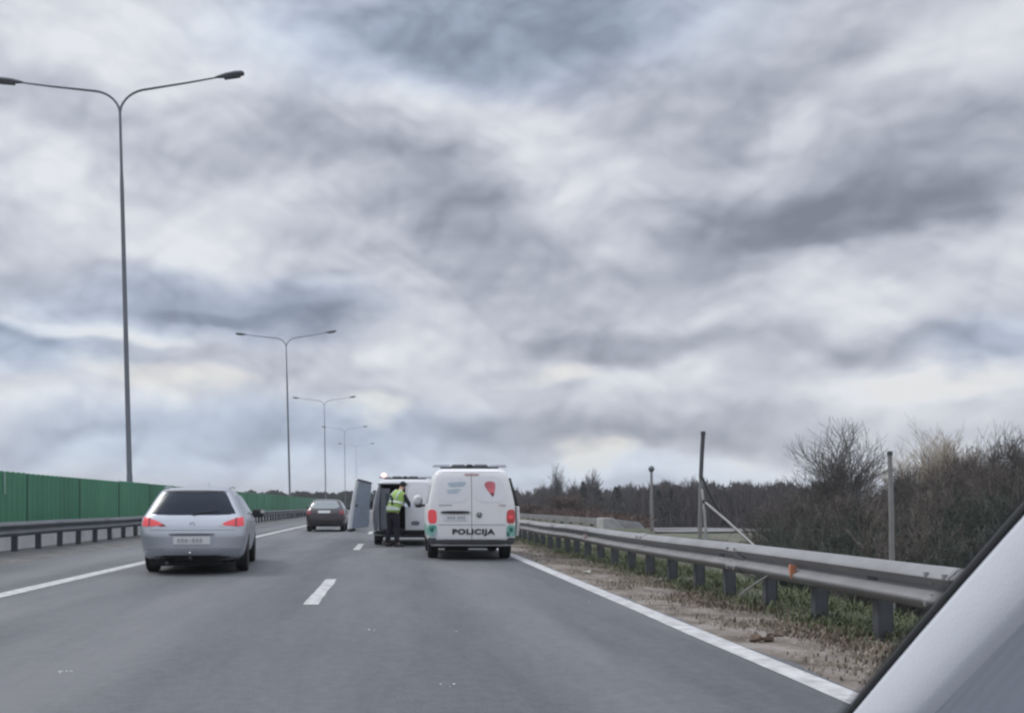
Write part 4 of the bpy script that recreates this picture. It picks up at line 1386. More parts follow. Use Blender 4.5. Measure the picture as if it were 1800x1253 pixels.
# ------------------------------------------------------------------ dark hatchback ahead
def maroon_car():
    root = empty('hatchback_car', (-2.93, 38.8, RZ), R(0.5), 'small dark maroon hatchback with white plate, ahead in the left lane', 'car')
    tb = [(0.22, 0.72, 0.10, 3.85), (0.32, 0.80, 0.02, 3.95), (0.50, 0.835, 0.0, 4.0), (0.75, 0.845, 0.05, 3.95), (0.90, 0.83, 0.12, 3.4),
          (0.98, 0.78, 0.18, 3.1), (1.12, 0.71, 0.32, 2.8), (1.27, 0.63, 0.46, 2.5), (1.34, 0.57, 0.56, 2.3), (1.375, 0.48, 0.68, 2.1)]
    sh = Shell(tb, cr=0.34, cf=0.75, p=2.8, kr=0.03)
    body = sh.mesh('body', M['maroon'], root)
    cut_arches(body, [(s * 0.74, y) for s in (-1, 1) for y in (0.75, 3.2)], 0.30, 0.85)
    auto_smooth(body, 35)
    MB().box((0, 2.0, 0.33), (1.34, 3.4, 0.22)).build('underbody', M['underbody'], root)
    for s in (-1, 1):
        for y in (0.75, 3.2): wheel(root, s * 0.72, y, 0.30, 0.19, side=s)
    gl = mat('painted_reflection_glass', (0.22, 0.26, 0.27), 0.15, spec=0.8, coat=0.5)  # pale base colour carries the reflection in the window
    patch('rear_window', [(-0.68, 0.985), (0.68, 0.985), (0.53, 1.29), (0.42, 1.325), (-0.42, 1.325), (-0.53, 1.29)], rear_map(sh), gl, root, nz=10, nx=18)
    for s in (-1, 1):
        patch('tail_light', [(0.60, 0.74), (0.815, 0.72), (0.815, 0.93), (0.64, 0.93)], wrap_map(sh, s), M['red_dull'], root, nz=6, nx=8, rnd=1)
        sm = side_map(sh, s)
        patch('side_window', [(0.66, 0.99), (1.10, 0.99), (1.10, 1.27), (0.86, 1.25)], sm, M['glass_side'], root, nz=6, nx=8, rnd=1)
        patch('side_window', [(1.16, 0.99), (2.75, 0.99), (2.2, 1.28), (1.16, 1.28)], sm, M['glass_side'], root, nz=6, nx=8, rnd=1)
        MB().box((s * 0.93, 2.6, 1.0), (0.17, 0.09, 0.12)).build('mirror', M['black'], root, bevel=0.03)
    patch('number_plate', [(-0.30, 0.80), (0.22, 0.80), (0.22, 0.905), (-0.30, 0.905)], rear_map(sh, 0.014), M['plate'], root, nz=3, nx=6, rnd=0)
    patch('bumper_trim', [(-0.75, 0.42), (0.75, 0.42), (0.75, 0.48), (-0.75, 0.48)], rear_map(sh, 0.01), M['black'], root, nz=3, nx=16, rnd=1)
maroon_car()

# ------------------------------------------------------------------ vans
VT = [(0.30, 0.86, 0.10, 4.62), (0.38, 0.915, 0.03, 4.80), (0.50, 0.945, 0.0, 4.86), (0.75, 0.952, 0.0, 4.84), (1.00, 0.95, 0.015, 4.62), (1.15, 0.94, 0.03, 4.25),
      (1.30, 0.915, 0.05, 3.95), (1.55, 0.86, 0.09, 3.62), (1.75, 0.81, 0.13, 3.38), (1.86, 0.765, 0.17, 3.20), (1.925, 0.69, 0.26, 3.02), (1.945, 0.60, 0.36, 2.88)]
def light_bar(root, y, lit=None, w=1.34, z=1.975):
    b = MB()
    b.box((0, y, z + 0.012), (w * 0.9, 0.14, 0.028))
    base = b.build('light_bar', M['grey_trim'], root, bevel=0.008)
    segs = [(-0.5, 0.30, M['beacon_glass']), (-0.2, 0.24, M['grey_trim']), (0.0, 0.12, M['black']), (0.2, 0.24, M['grey_trim']), (0.5, 0.30, M['beacon_glass'])]
    for i, (c, l, m) in enumerate(segs):
        mm = m
        b = MB()
        b.box((c * w * 0.86, y, z + 0.056), (l * w * 0.98, 0.24, 0.058), None, 0.82)
        b.build('beacon' if i in (0, 4) else 'beacon_cover', mm, base, bevel=0.02)
    if lit is not None:
        MB().lathe([(0.07, 0), (0.085, 0.05), (0.075, 0.10), (0.03, 0.135)], (-w * 0.46, y - 0.05, z + 0.05), 'z', 16).build('beacon_lamp', M['beacon_lit'], base, smooth=True)
    for s in (-1, 1):
        MB().box((s * w * 0.3, y, z - 0.01), (0.05, 0.1, 0.05)).build('foot', M['black'], base)
def police_van():
    d = 18.65
    root = empty('police_van', (1.60, d, RZ), R(-1.0), 'white police van with POLICIJA lettering and red shield parked in the right lane', 'van')
    root.scale = (0.965, 1, 0.97)
    sh = Shell(VT, cr=0.17, cf=0.9, p=4.2, kr=0.012, kf=0.05)
    body = sh.mesh('body', M['van_white'], root, nz=44)
    wy = (0.98, 3.98)
    cut_arches(body, [(s * 0.84, y) for s in (-1, 1) for y in wy], 0.335, 0.95)
    auto_smooth(body, 35)
    MB().box((0, 2.4, 0.36), (1.5, 4.2, 0.24)).box((-0.3, 0.5, 0.26), (0.5, 0.4, 0.16)).build('underbody', M['underbody'], root, bevel=0.02)
    MB().tube([(-0.2, 0.9, 0.36), (0.1, 0.9, 0.32), (0.75, 0.95, 0.335)], 0.05, 8).tube([(-0.2, 0.9, 0.36), (-0.75, 0.95, 0.335)], 0.05, 8).build('axle', M['underbody'], root)
    for s in (-1, 1):
        for y in wy: wheel(root, s * 0.80, y, 0.335, 0.225, side=s)
    rm = rear_map(sh)
    wm = {s: wrap_map(sh, s) for s in (-1, 1)}
    # barn doors: seam, filmed windows
    patch('door_seam', [(-0.006, 0.42), (0.006, 0.42), (0.006, 1.86), (-0.006, 1.86)], rear_map(sh, 0.002), M['seam'], root, nz=14, nx=1, rnd=0)
    patch('roof_seam', [(-0.70, 1.862), (0.70, 1.862), (0.70, 1.870), (-0.70, 1.870)], rear_map(sh, 0.002), M['seam'], root, nz=1, nx=18, rnd=0)
    patch('bumper_seam', [(-0.72, 0.742), (0.72, 0.742), (0.72, 0.752), (-0.72, 0.752)], rear_map(sh, 0.002), M['seam'], root, nz=1, nx=18, rnd=0)
    lw = patch('rear_window', [(-0.76, 1.22), (-0.04, 1.22), (-0.04, 1.78), (-0.66, 1.78)], rm, M['film'], root, nz=10, nx=12, rnd=2)
    rw = patch('rear_window', [(0.04, 1.22), (0.76, 1.22), (0.66, 1.78), (0.04, 1.78)], rm, M['film'], root, nz=10, nx=12, rnd=2)
    for (x0, z0, x1, z1) in ((-0.52, 1.585, -0.10, 1.655), (-0.50, 1.545, -0.14, 1.60), (-0.56, 1.46, -0.20, 1.50), (-0.54, 1.405, -0.26, 1.45)):
        patch('sticker_bar', [(x0, z0), (x1, z0 + 0.01), (x1 - 0.02, z1 + 0.01), (x0 + 0.03, z1)], rear_map(sh, 0.010), M['pale_blue'], lw, nz=3, nx=6, rnd=1)
    sd_ = patch('shield_sticker', [(0.25, 1.60), (0.34, 1.675), (0.50, 1.66), (0.51, 1.55), (0.475, 1.36), (0.44, 1.345)], rear_map(sh, 0.010), M['shield_red'], rw, nz=8, nx=8, rnd=1)
    patch('shield_tip', [(0.40, 1.42), (0.475, 1.42), (0.47, 1.36), (0.44, 1.345)], rear_map(sh, 0.013), mat('shield_dark', (0.16, 0.05, 0.06), 0.4), sd_, nz=3, nx=3, rnd=0)
    patch('brake_light', [(-0.15, 1.80), (0.17, 1.80), (0.17, 1.835), (-0.15, 1.835)], rear_map(sh, 0.012), mat('faded_brake_lens', (0.42, 0.25, 0.26), 0.4), root, nz=3, nx=6, rnd=1)
    # small badges (illegible at this distance in the photo)
    b = MB()
    for i in range(8): b.box((-0.68 + 0.036 * i, sh.rear_y(-0.6, 1.165) - 0.010, 1.165), (0.022, 0.006, 0.030))
    b.build('badge_lettering', M['grey_trim'] if False else mat('badge_grey', (0.36, 0.36, 0.38), 0.4), root)
    b = MB()
    for i in range(4): b.box((0.60 + 0.036 * i, sh.rear_y(0.6, 1.165) - 0.012, 1.165), (0.022, 0.006, 0.030))
    b.build('badge_lettering', mat('badge_red_grey', (0.45, 0.33, 0.34), 0.4), root)
    # grip bar, plate, badge
    patch('grip_bar', [(-0.66, 0.985), (-0.03, 0.985), (-0.03, 1.045), (-0.66, 1.045)], rear_map(sh, 0.028), M['black'], root, nz=4, nx=12, rnd=2, depth=0.05)
    pl = patch('number_plate', [(-0.60, 0.845), (-0.08, 0.845), (-0.08, 0.96), (-0.60, 0.96)], rear_map(sh, 0.014), M['plate'], root, nz=3, nx=8, rnd=0)
    b = MB()
    for i, x in enumerate((-0.50, -0.44, -0.38, -0.28, -0.22, -0.16)):
        b.box((x, sh.rear_y(x, 0.90) - 0.020, 0.902), (0.034, 0.003, 0.058))
    b.box((-0.33, sh.rear_y(-0.33, 0.90) - 0.0175, 0.902), (0.36, 0.004, 0.006))
    b.build('plate_mark', M['plate_text'], pl)
    b = MB()
    pts = [(0.16 + 0.052 * math.cos(a * math.pi / 8), sh.rear_y(0.16, 0.96) - 0.014, 0.955 + 0.052 * math.sin(a * math.pi / 8)) for a in range(17)]
    b.tube(pts, 0.009, 6)
    for (x0, z0, x1, z1) in ((-.032, .034, -.012, -.034), (-.012, -.034, 0, 0.0), (0, 0, .012, -.034), (.012, -.034, .032, .034)):
        y = sh.rear_y(0.16, 0.96) - 0.014
        b.tube([(0.16 + x0, y, 0.955 + z0), (0.16 + x1, y, 0.955 + z1)], 0.007, 5)
    b.build('badge', M['grey_trim'], root)
    font_mesh('lettering', 'POLICIJA', 0.150, M['black'], root, (0.03, 0, 0.60), bold=0.007, sx=1.36, mapf=rear_map(sh, 0.010))
    for s in (-1, 1):
        tl = patch('tail_light', [(0.735, 0.775), (0.925, 0.775), (0.925, 1.07), (0.80, 1.075), (0.745, 1.03)], wm[s], M['red_lens_lit'] if s < 0 else M['red_lens'], root, nz=10, nx=10, rnd=2)
        patch('lens_core', [(0.775, 0.87), (0.87, 0.87), (0.87, 0.96), (0.775, 0.96)], wrap_map(sh, s, 0.010), M['red_lens_lit'], tl, nz=5, nx=5, rnd=2)
        gp = patch('green_corner', [(0.735, 0.50), (0.935, 0.50), (0.935, 0.745), (0.735, 0.745)], wm[s], M['green_refl'], root, nz=8, nx=8, rnd=1)
        patch('green_check', [(0.80, 0.60), (0.87, 0.60), (0.87, 0.69), (0.80, 0.69)], wrap_map(sh, s, 0.010), M['dark_green'], gp, nz=3, nx=3, rnd=0)
        patch('green_check', [(0.74, 0.50), (0.80, 0.50), (0.80, 0.59), (0.74, 0.59)], wrap_map(sh, s, 0.010), M['dark_green'] if s > 0 else M['pale_blue'], gp, nz=3, nx=3, rnd=0)
        patch('side_stripe', [(0.25, 0.52), (3.0, 0.52), (3.0, 0.74), (0.25, 0.74)], side_map(sh, s), M['green_refl'], root, nz=3, nx=20, rnd=0)
        patch('side_window', [(0.35, 1.20), (1.75, 1.20), (1.72, 1.68), (0.42, 1.68)], side_map(sh, s), M['glass_side'], root, nz=8, nx=12, rnd=1)
        patch('cab_window', [(2.78, 1.18), (3.72, 1.18), (3.40, 1.62), (2.80, 1.68)], side_map(sh, s), M['glass_side'], root, nz=8, nx=12, rnd=1)
    # dark bumper
    b = patch('rear_bumper', [(-0.925, 0.33), (0.925, 0.33), (0.93, 0.44), (-0.93, 0.44)], rear_map(sh, 0.02), M['grey_trim'], root, nz=4, nx=30, rnd=1, depth=0.04)
    MB().box((0, 0.35, 0.30), (1.55, 0.3, 0.10)).build('valance', M['underbody'], root, bevel=0.02)
    for s in (-1, 1):
        patch('bumper_corner', [(0.74, 0.33), (0.93, 0.33), (0.93, 0.475), (0.74, 0.475)], wrap_map(sh, s, 0.024), M['grey_trim'], root, nz=4, nx=8, rnd=1)
    light_bar(root, 0.75, None, 1.42, 1.97)
    MB().tube([(0.0, 0.9, 1.97), (0.0, 0.9, 2.07)], [0.06, 0.03], 8).build('roof_aerial', M['black'], root)
    # left mirror: white cap, black underside, as seen past the van's side
    for s in (-1,):
        b = MB().box((s * 1.00, 3.52, 1.16), (0.16, 0.07, 0.06))
        mr = b.build('mirror', M['black'], root, bevel=0.015)
        MB().lathe([(0.02, -0.15), (0.095, -0.12), (0.125, 0.0), (0.10, 0.12), (0.03, 0.15)], (s * 1.11, 3.52, 1.27), 'z', 18).build('mirror_cap', M['van_white2'], mr, smooth=True)
        MB().box((s * 1.10, 3.398, 1.30), (0.11, 0.01, 0.12)).build('mirror_glass', M['plate'], mr, bevel=0.004)
        MB().box((s * 1.09, 3.44, 1.15), (0.16, 0.05, 0.09)).build('mirror_base', M['black'], mr, bevel=0.02)
    # right front door swung open; hinge at the front
    hx, hy = 0.93, 3.62
    dr = MB()
    ang = R(23)
    def D(u, z, t=0.0):
        """u metres back from the hinge along the opened door, t thickness outwards"""
        lean = -0.16 * max(0.0, (z - 1.12)) / 0.7 - 0.03
        ux, uy = math.sin(ang), -math.cos(ang)
        nx, ny = math.cos(ang), math.sin(ang)
        return (hx + ux * u + nx * (t + lean), hy + uy * u + ny * (t + lean), z)
    def slab(name, poly, t0, t1, m, parent, bevel=0.006):
        n = len(poly)
        vs = [D(u, z, t0) for u, z in poly] + [D(u, z, t1) for u, z in poly]
        fs = [tuple(range(n)), tuple(reversed(range(n, 2 * n)))] + [(i, n + i, n + (i + 1) % n, (i + 1) % n) for i in range(n)]
        o = mesh_obj(name, vs, fs, m, parent)
        md = o.modifiers.new('bevel', 'BEVEL'); md.width = bevel; md.segments = 2
        return o
    door = slab('front_door', [(0.0, 0.42), (0.96, 0.42), (1.02, 0.75), (1.0, 1.14), (0.0, 1.14)], 0.0, 0.07, M['van_white'], root, 0.02)
    slab('door_lining', [(0.05, 0.46), (0.93, 0.46), (0.97, 0.75), (0.96, 1.12), (0.05, 1.12)], -0.035, -0.002, M['black'], door)
    slab('window_frame', [(0.93, 1.142), (1.0, 1.142), (0.90, 1.78), (0.83, 1.78)], 0.005, 0.045, M['black'], door)
    slab('window_frame', [(0.0, 1.142), (0.06, 1.142), (0.40, 1.72), (0.34, 1.74)], 0.005, 0.045, M['black'], door)
    slab('window_frame', [(0.34, 1.742), (0.90, 1.782), (0.90, 1.82), (0.34, 1.78)], 0.005, 0.045, M['black'], door)
    slab('window_glass', [(0.08, 1.145), (0.925, 1.145), (0.84, 1.735), (0.42, 1.71)], 0.02, 0.028, M['glass_side'], door, 0.001)
    b = MB(); b.box(D(0.9, 1.02, 0.10), (0.05, 0.16, 0.04)); b.build('door_handle', M['black'], door, bevel=0.01)
police_van()

def open_van():
    d = 25.3
    root = empty('open_van', (0.33, d, RZ), R(0), 'white van with its left rear door swung open and a lit beacon on the roof', 'van')
    sh = Shell(VT, cr=0.17, cf=0.9, p=4.2, kr=0.012, kf=0.05)
    root.scale = (0.97, 1, 0.955)
    body = sh.mesh('body', M['van_white2'], root, nz=44)
    wy = (0.98, 3.98)
    # load space behind the missing left door
    c = MB().box((-0.385, 1.0, 1.12), (0.76, 2.6, 1.34)).box((0.35, 1.4, 1.12), (0.75, 1.7, 1.34)).build('cutter', M['underbody'])
    md = body.modifiers.new('b', 'BOOLEAN'); md.object = c; md.operation = 'DIFFERENCE'; md.solver = 'EXACT'
    try: md.use_self = True
    except Exception: pass
    cut_arches(body, [(s * 0.84, y) for s in (-1, 1) for y in wy], 0.335, 0.95)
    bpy.data.objects.remove(c)
    auto_smooth(body, 35)
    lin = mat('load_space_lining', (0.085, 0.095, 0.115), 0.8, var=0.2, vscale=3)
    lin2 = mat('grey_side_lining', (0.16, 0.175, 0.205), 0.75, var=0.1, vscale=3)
    b = MB()
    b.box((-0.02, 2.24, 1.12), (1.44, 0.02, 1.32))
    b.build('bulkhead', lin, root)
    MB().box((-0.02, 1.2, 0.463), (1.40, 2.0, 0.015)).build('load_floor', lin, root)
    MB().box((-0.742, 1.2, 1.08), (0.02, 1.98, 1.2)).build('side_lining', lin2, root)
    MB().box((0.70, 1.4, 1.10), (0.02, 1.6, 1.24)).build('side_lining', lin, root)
    # grey cabinet on the left with shelves
    b = MB().box((-0.585, 0.62, 1.075), (0.28, 0.9, 1.20))
    cb = b.build('cabinet', lin2, root, bevel=0.02)
    MB().box((-0.52, 0.163, 1.35), (0.10, 0.02, 0.36)).build('cabinet_panel', mat('cabinet_panel', (0.05, 0.07, 0.085), 0.5), cb, bevel=0.005)
    # cases stacked inside right
    MB().box((0.22, 0.75, 0.70), (0.45, 0.5, 0.44)).build('equipment_case', M['black'], root, bevel=0.02)
    MB().box((0.12, 0.72, 1.04), (0.26, 0.4, 0.20)).build('equipment_case', mat('blue_case', (0.08, 0.13, 0.20), 0.5), root, bevel=0.02)
    # dark pillars and header around the opening
    b = MB()
    b.box((-0.37, 0.15, 1.80), (0.86, 0.05, 0.035), Matrix.Rotation(0, 3, 'Y'))
    b.build('door_header', M['black'], root, bevel=0.008)
    pts = [(-0.93, 0.45), (-0.78, 0.45), (-0.77, 1.10), (-0.70, 1.79), (-0.76, 1.79), (-0.86, 1.5), (-0.935, 1.0)]
    patch('door_pillar', pts, lambda x, z, o: (x, min(sh.rear_y(x, z), 0.3) - 0.010 - o, z), lin2, root, nz=14, nx=4, rnd=1)
    MB().box((0, 2.4, 0.36), (1.5, 4.2, 0.24)).build('underbody', M['underbody'], root, bevel=0.02)
    for s in (-1, 1):
        for y in wy: wheel(root, s * 0.80, y, 0.335, 0.225, side=s)
    # right barn door still shut
    patch('rear_window', [(0.06, 1.22), (0.76, 1.22), (0.66, 1.78), (0.06, 1.78)], rear_map(sh), M['film'], root, nz=8, nx=10, rnd=2)
    gp = patch('sign_panel', [(0.16, 0.60), (0.40, 0.60), (0.40, 0.72), (0.16, 0.72)], rear_map(sh, 0.012), mat('grey_sign', (0.13, 0.135, 0.18), 0.5, var=0.2, vscale=20), root, nz=3, nx=5, rnd=1)
    patch('door_edge', [(0.0, 0.45), (0.03, 0.45), (0.03, 1.79), (0.0, 1.79)], rear_map(sh, 0.008), M['van_white2'], root, nz=8, nx=2, rnd=0, depth=0.12)
    for s in (-1, 1):
        patch('tail_light', [(0.80, 0.66), (0.93, 0.66), (0.93, 1.04), (0.82, 1.04)], wrap_map(sh, s), M['red_dull'] if s > 0 else mat('amber_brown_lens', (0.10, 0.065, 0.05), 0.3), root, nz=8, nx=6, rnd=2)
    patch('rear_bumper', [(-0.93, 0.31), (0.93, 0.31), (0.93, 0.46), (-0.93, 0.46)], rear_map(sh, 0.03), M['black'], root, nz=4, nx=24, rnd=1, depth=0.06)
    patch('cab_window', [(2.78, 1.18), (3.72, 1.18), (3.40, 1.62), (2.80, 1.68)], side_map(sh, -1), M['glass_side'], root, nz=8, nx=12, rnd=1)
    mr = MB().box((-1.04, 3.52, 1.16), (0.16, 0.07, 0.06)).build('mirror', M['black'], root, bevel=0.015)
    MB().box((-1.12, 3.52, 1.22), (0.18, 0.14, 0.24)).build('mirror_cap', M['black'], mr, bevel=0.05)
    light_bar(root, 0.62, 0, 1.36, 1.96)
    # the open left door, hinged on the left pillar and swung well past a right angle
    def Wp(x, y, dd):
        q = px(x, y, dd) - Vector((0.33, d, RZ)); q.x /= 0.97; q.z /= 0.955
        return q
    tl, bl = Wp(628, 840, d - 0.42), Wp(613, 932, d - 0.42)
    tr, br = Wp(654, 847, d - 0.02), Wp(649, 927, d - 0.02)
    nrm = (tr - bl).cross(tl - br).normalized()
    if nrm.y < 0: nrm = -nrm           # outer skin faces away from the viewer
    def P(u, v, t):
        a = tl + (tr - tl) * u; b_ = bl + (br - bl) * u
        bow = 0.03 * math.sin(math.pi * v)
        return b_ + (a - b_) * v + nrm * (t + bow)
    def slab(name, poly, t0, t1, m, parent, bevel=0.008, it=1):
        poly = chaikin(poly, it, 0.12) if it else poly
        n = len(poly)
        vs = [P(u, v, t0) for u, v in poly] + [P(u, v, t1) for u, v in poly]
        fs = [tuple(range(n)), tuple(reversed(range(n, 2 * n)))] + [(i, n + i, n + (i + 1) % n, (i + 1) % n) for i in range(n)]
        o = mesh_obj(name, vs, fs, m, parent)
        bm = bmesh.new(); bm.from_mesh(o.data); bmesh.ops.recalc_face_normals(bm, faces=bm.faces[:]); bm.to_mesh(o.data); bm.free()
        if bevel:
            md = o.modifiers.new('bevel', 'BEVEL'); md.width = bevel; md.segments = 2
        return o
    door = slab('rear_door', [(0, 0), (0, .25), (0, .5), (0, .75), (0, 1), (.5, 1), (1, 1), (1, .75), (1, .5), (1, .25), (1, 0), (.5, 0)], 0.0, 0.07, M['van_white2'], root, 0.012)
    slab('door_lining', [(0.13, 0.03), (0.13, 0.5), (0.13, 0.94), (0.5, 0.95), (0.97, 0.95), (0.97, 0.5), (0.97, 0.03), (0.5, 0.03)], -0.025, -0.001, mat('blue_grey_lining', (0.235, 0.275, 0.34), 0.55, var=0.06, vscale=2), door, 0.01)
    slab('door_seal', [(0.02, 0.955), (0.98, 0.955), (0.98, 0.99), (0.02, 0.99)], -0.03, -0.001, M['grey_trim'], door, 0.004)
    slab('bottom_guard', [(0.01, -0.03), (0.30, -0.03), (0.30, 0.03), (0.01, 0.03)], -0.03, 0.06, M['black'], door, 0.006)
    slab('latch', [(0.16, 0.46), (0.26, 0.46), (0.26, 0.50), (0.16, 0.50)], -0.05, -0.026, M['black'], door, 0.004)
    slab('warning_patch', [(0.55, 0.33), (0.80, 0.33), (0.80, 0.44), (0.55, 0.44)], -0.032, -0.026, mat('pinkish_patch', (0.42, 0.38, 0.42), 0.5), door, 0.002)
open_van()
# ------------------------------------------------------------------ police officer leaning into the open van
def skin_mesh(name, nodes, edges, m, parent, sub=2, root_i=0):
    me = bpy.data.meshes.new(name)
    me.from_pydata([n[0] for n in nodes], edges, [])
    me.materials.append(m)
    o = bpy.data.objects.new(name, me); link(o)
    o.modifiers.new('skin', 'SKIN')
    if not me.skin_vertices:
        bm = bmesh.new(); bm.from_mesh(me); bm.verts.layers.skin.verify(); bm.to_mesh(me); bm.free()
    for i, n in enumerate(nodes):
        r = n[1]
        me.skin_vertices[0].data[i].radius = r if isinstance(r, tuple) else (r, r)
        me.skin_vertices[0].data[i].use_root = (i == root_i)
    o.modifiers['skin'].use_smooth_shade = True
    s = o.modifiers.new('sub', 'SUBSURF'); s.levels = sub; s.render_levels = sub
    bpy.context.view_layer.update()
    apply_mods(o)
    o.data.polygons.foreach_set('use_smooth', [True] * len(o.data.polygons))
    o.parent = parent
    return o
def officer():
    gy = 24.75
    root = empty('person', (-0.02, gy, RZ), R(-38), 'person in yellow-green hi-vis vest and dark trousers leaning into the open van', 'person')
    skin = mat('skin', (0.50, 0.32, 0.24), 0.6)
    navy = mat('navy_trousers', (0.011, 0.012, 0.020), 0.85, var=0.2, vscale=8)
    navy2 = mat('dark_jacket', (0.016, 0.022, 0.026), 0.85, var=0.2, vscale=8)
    viz = mat('hi_vis_yellow', (0.30, 0.47, 0.11), 0.6, var=0.1, vscale=8)
    strip_m = mat('reflective_band', (0.62, 0.70, 0.62), 0.35)
    boot = mat('black_boot', (0.012, 0.012, 0.014), 0.5)
    glove = mat('pale_blue_glove', (0.42, 0.56, 0.72), 0.6)
    # joints (x right, y forward, z up); hips back, trunk bent forward about 25 degrees, arms reaching right
    V = Vector
    hip = V((0, 0, 0.95)); waist = V((0.01, 0.05, 1.08)); chest = V((0.03, 0.16, 1.33)); neck0 = V((0.05, 0.24, 1.50)); neck = V((0.06, 0.29, 1.56)); head = V((0.07, 0.35, 1.66)); crown = V((0.08, 0.37, 1.76))
    nodes = [(hip, (0.15, 0.115)), (waist, (0.14, 0.105)), (chest, (0.165, 0.12)), (neck0, (0.09, 0.075)), (neck, (0.052, 0.055)), (head, (0.072, 0.088)), (crown, (0.066, 0.080))]
    edges = [(0, 1), (1, 2), (2, 3), (3, 4), (4, 5), (5, 6)]
    def chain(start, pts):
        prev = start
        for p, r in pts:
            nodes.append((p, r)); edges.append((prev, len(nodes) - 1)); prev = len(nodes) - 1
        return prev
    chain(0, [(V((-0.10, 0.0, 0.86)), 0.095), (V((-0.125, 0.03, 0.50)), 0.062), (V((-0.15, -0.02, 0.28)), 0.056), (V((-0.16, -0.03, 0.10)), 0.042), (V((-0.175, 0.09, 0.050)), (0.030, 0.024))])
    chain(0, [(V((0.10, 0.0, 0.86)), 0.095), (V((0.13, 0.02, 0.50)), 0.062), (V((0.155, -0.03, 0.28)), 0.056), (V((0.17, -0.04, 0.10)), 0.042), (V((0.195, 0.08, 0.050)), (0.030, 0.024))])
    # arms
    la = chain(2, [(V((-0.15, 0.20, 1.42)), 0.062), (V((-0.21, 0.30, 1.22)), 0.045), (V((-0.10, 0.46, 1.12)), 0.034), (V((-0.03, 0.53, 1.13)), (0.036, 0.018)), (V((0.02, 0.57, 1.13)), (0.034, 0.014))])
    ra = chain(2, [(V((0.22, 0.20, 1.42)), 0.062), (V((0.33, 0.26, 1.20)), 0.045), (V((0.24, 0.44, 1.10)), 0.034), (V((0.19, 0.51, 1.11)), (0.036, 0.018)), (V((0.15, 0.56, 1.11)), (0.034, 0.014))])
    body = skin_mesh('body', nodes, edges, skin, root)
    # fingers, grown as short chains rooted inside each palm
    def hand(c, dirv, side, nm):
        nd = [(c, 0.012)]; ed = []
        acr = V((0, 0, 1)).cross(dirv).normalized()
        for k in range(4):
            o = c + acr * (k - 1.5) * 0.019 * side
            ln = (0.075, 0.085, 0.080, 0.062)[k]
            a, b_, e = o + dirv * 0.02, o + dirv * (0.02 + ln * 0.5) + V((0, 0, -0.006)), o + dirv * (0.02 + ln * 0.85) + V((0, 0, -0.028))
            i = len(nd); nd += [(a, 0.009), (b_, 0.0085), (e, 0.0075)]; ed += [(0, i), (i, i + 1), (i + 1, i + 2)]
        t0 = c - dirv * 0.02 + acr * 0.03 * -side; i = len(nd)
        nd += [(t0, 0.010), (t0 + dirv * 0.03 + acr * 0.018 * -side, 0.0095), (t0 + dirv * 0.06 + acr * 0.010 * -side + V((0, 0, -0.01)), 0.008)]; ed += [(0, i), (i, i + 1), (i + 1, i + 2)]
        skin_mesh('hand_glove', nd, ed, glove, body, 1)
    hand(V((0.02, 0.57, 1.13)), V((0.75, 0.6, 0)).normalized(), 1, 'left')
    hand(V((0.15, 0.56, 1.11)), V((-0.5, 0.85, 0)).normalized(), -1, 'right')
    # face and ears, turned away into the van but present
    b = MB().lathe([(0.001, -0.020), (0.012, -0.008), (0.006, 0.014), (0.001, 0.020)], head + V((0.004, 0.100, -0.005)), 'z', 8)
    b.build('nose', skin, body, smooth=True)
    MB().box(head + V((0.004, 0.092, -0.045)), (0.045, 0.008, 0.010)).build('mouth', mat('lips', (0.36, 0.15, 0.13), 0.6), body, bevel=0.003)
    for s in (-1, 1):
        MB().lathe([(0.002, -0.010), (0.010, 0), (0.002, 0.010)], head + V((s * 0.030 + 0.004, 0.086, 0.018)), 'z', 8).build('eye', M['black'], body, smooth=True)
        MB().lathe([(0.006, -0.03), (0.014, 0), (0.006, 0.03)], head + V((s * 0.078, 0.0, -0.005)), 'z', 8).build('ear', skin, body, smooth=True)
    # dark cap / hair
    vs = MB().lathe([(0.084, -0.03), (0.092, 0.02), (0.085, 0.07), (0.055, 0.105), (0.012, 0.118)], head + V((0.006, 0.0, 0.01)), 'z', 18)
    vs.build('cap', navy2, body, smooth=True)
    # clothes
    def loft(name, rings, m, parent, n=20, close=True):
        vv = []; ff = []
        for (c, rx, ry) in rings:
            for k in range(n):
                a = 2 * math.pi * k / n
                vv.append((c.x + rx * math.cos(a), c.y + ry * math.sin(a) , c.z - (0.35 * ry * math.sin(a) if c.z > 1.0 else 0)))
        for i in range(len(rings) - 1):
            for k in range(n):
                k2 = (k + 1) % n
                ff.append((i * n + k, i * n + k2, (i + 1) * n + k2, (i + 1) * n + k))
        if close:
            ff.append(tuple(reversed(range(n)))); ff.append(tuple(range((len(rings) - 1) * n, len(rings) * n)))
        return mesh_obj(name, vv, ff, m, parent, smooth=True)
    loft('vest', [(hip + V((0, 0.0, -0.01)), 0.200, 0.155), (hip + V((0, 0.01, 0.08)), 0.198, 0.155), (waist + V((0, 0, 0.03)), 0.198, 0.16), (chest + V((0, 0, -0.06)), 0.218, 0.175), (chest + V((0, 0.01, 0.04)), 0.225, 0.17), (neck0 + V((-0.01, -0.02, -0.03)), 0.19, 0.13), (neck0 + V((0, 0.0, 0.02)), 0.10, 0.085)], viz, root)
    # reflective bands and braces
    loft('reflective_band', [(hip + V((0, 0.005, 0.05)), 0.207, 0.163), (hip + V((0.002, 0.012, 0.105)), 0.206, 0.164)], strip_m, root, close=False)
    loft('reflective_band', [(waist + V((0.003, 0.01, 0.08)), 0.214, 0.175), (chest + V((-0.01, -0.01, -0.11)), 0.220, 0.18)], strip_m, root, close=False)
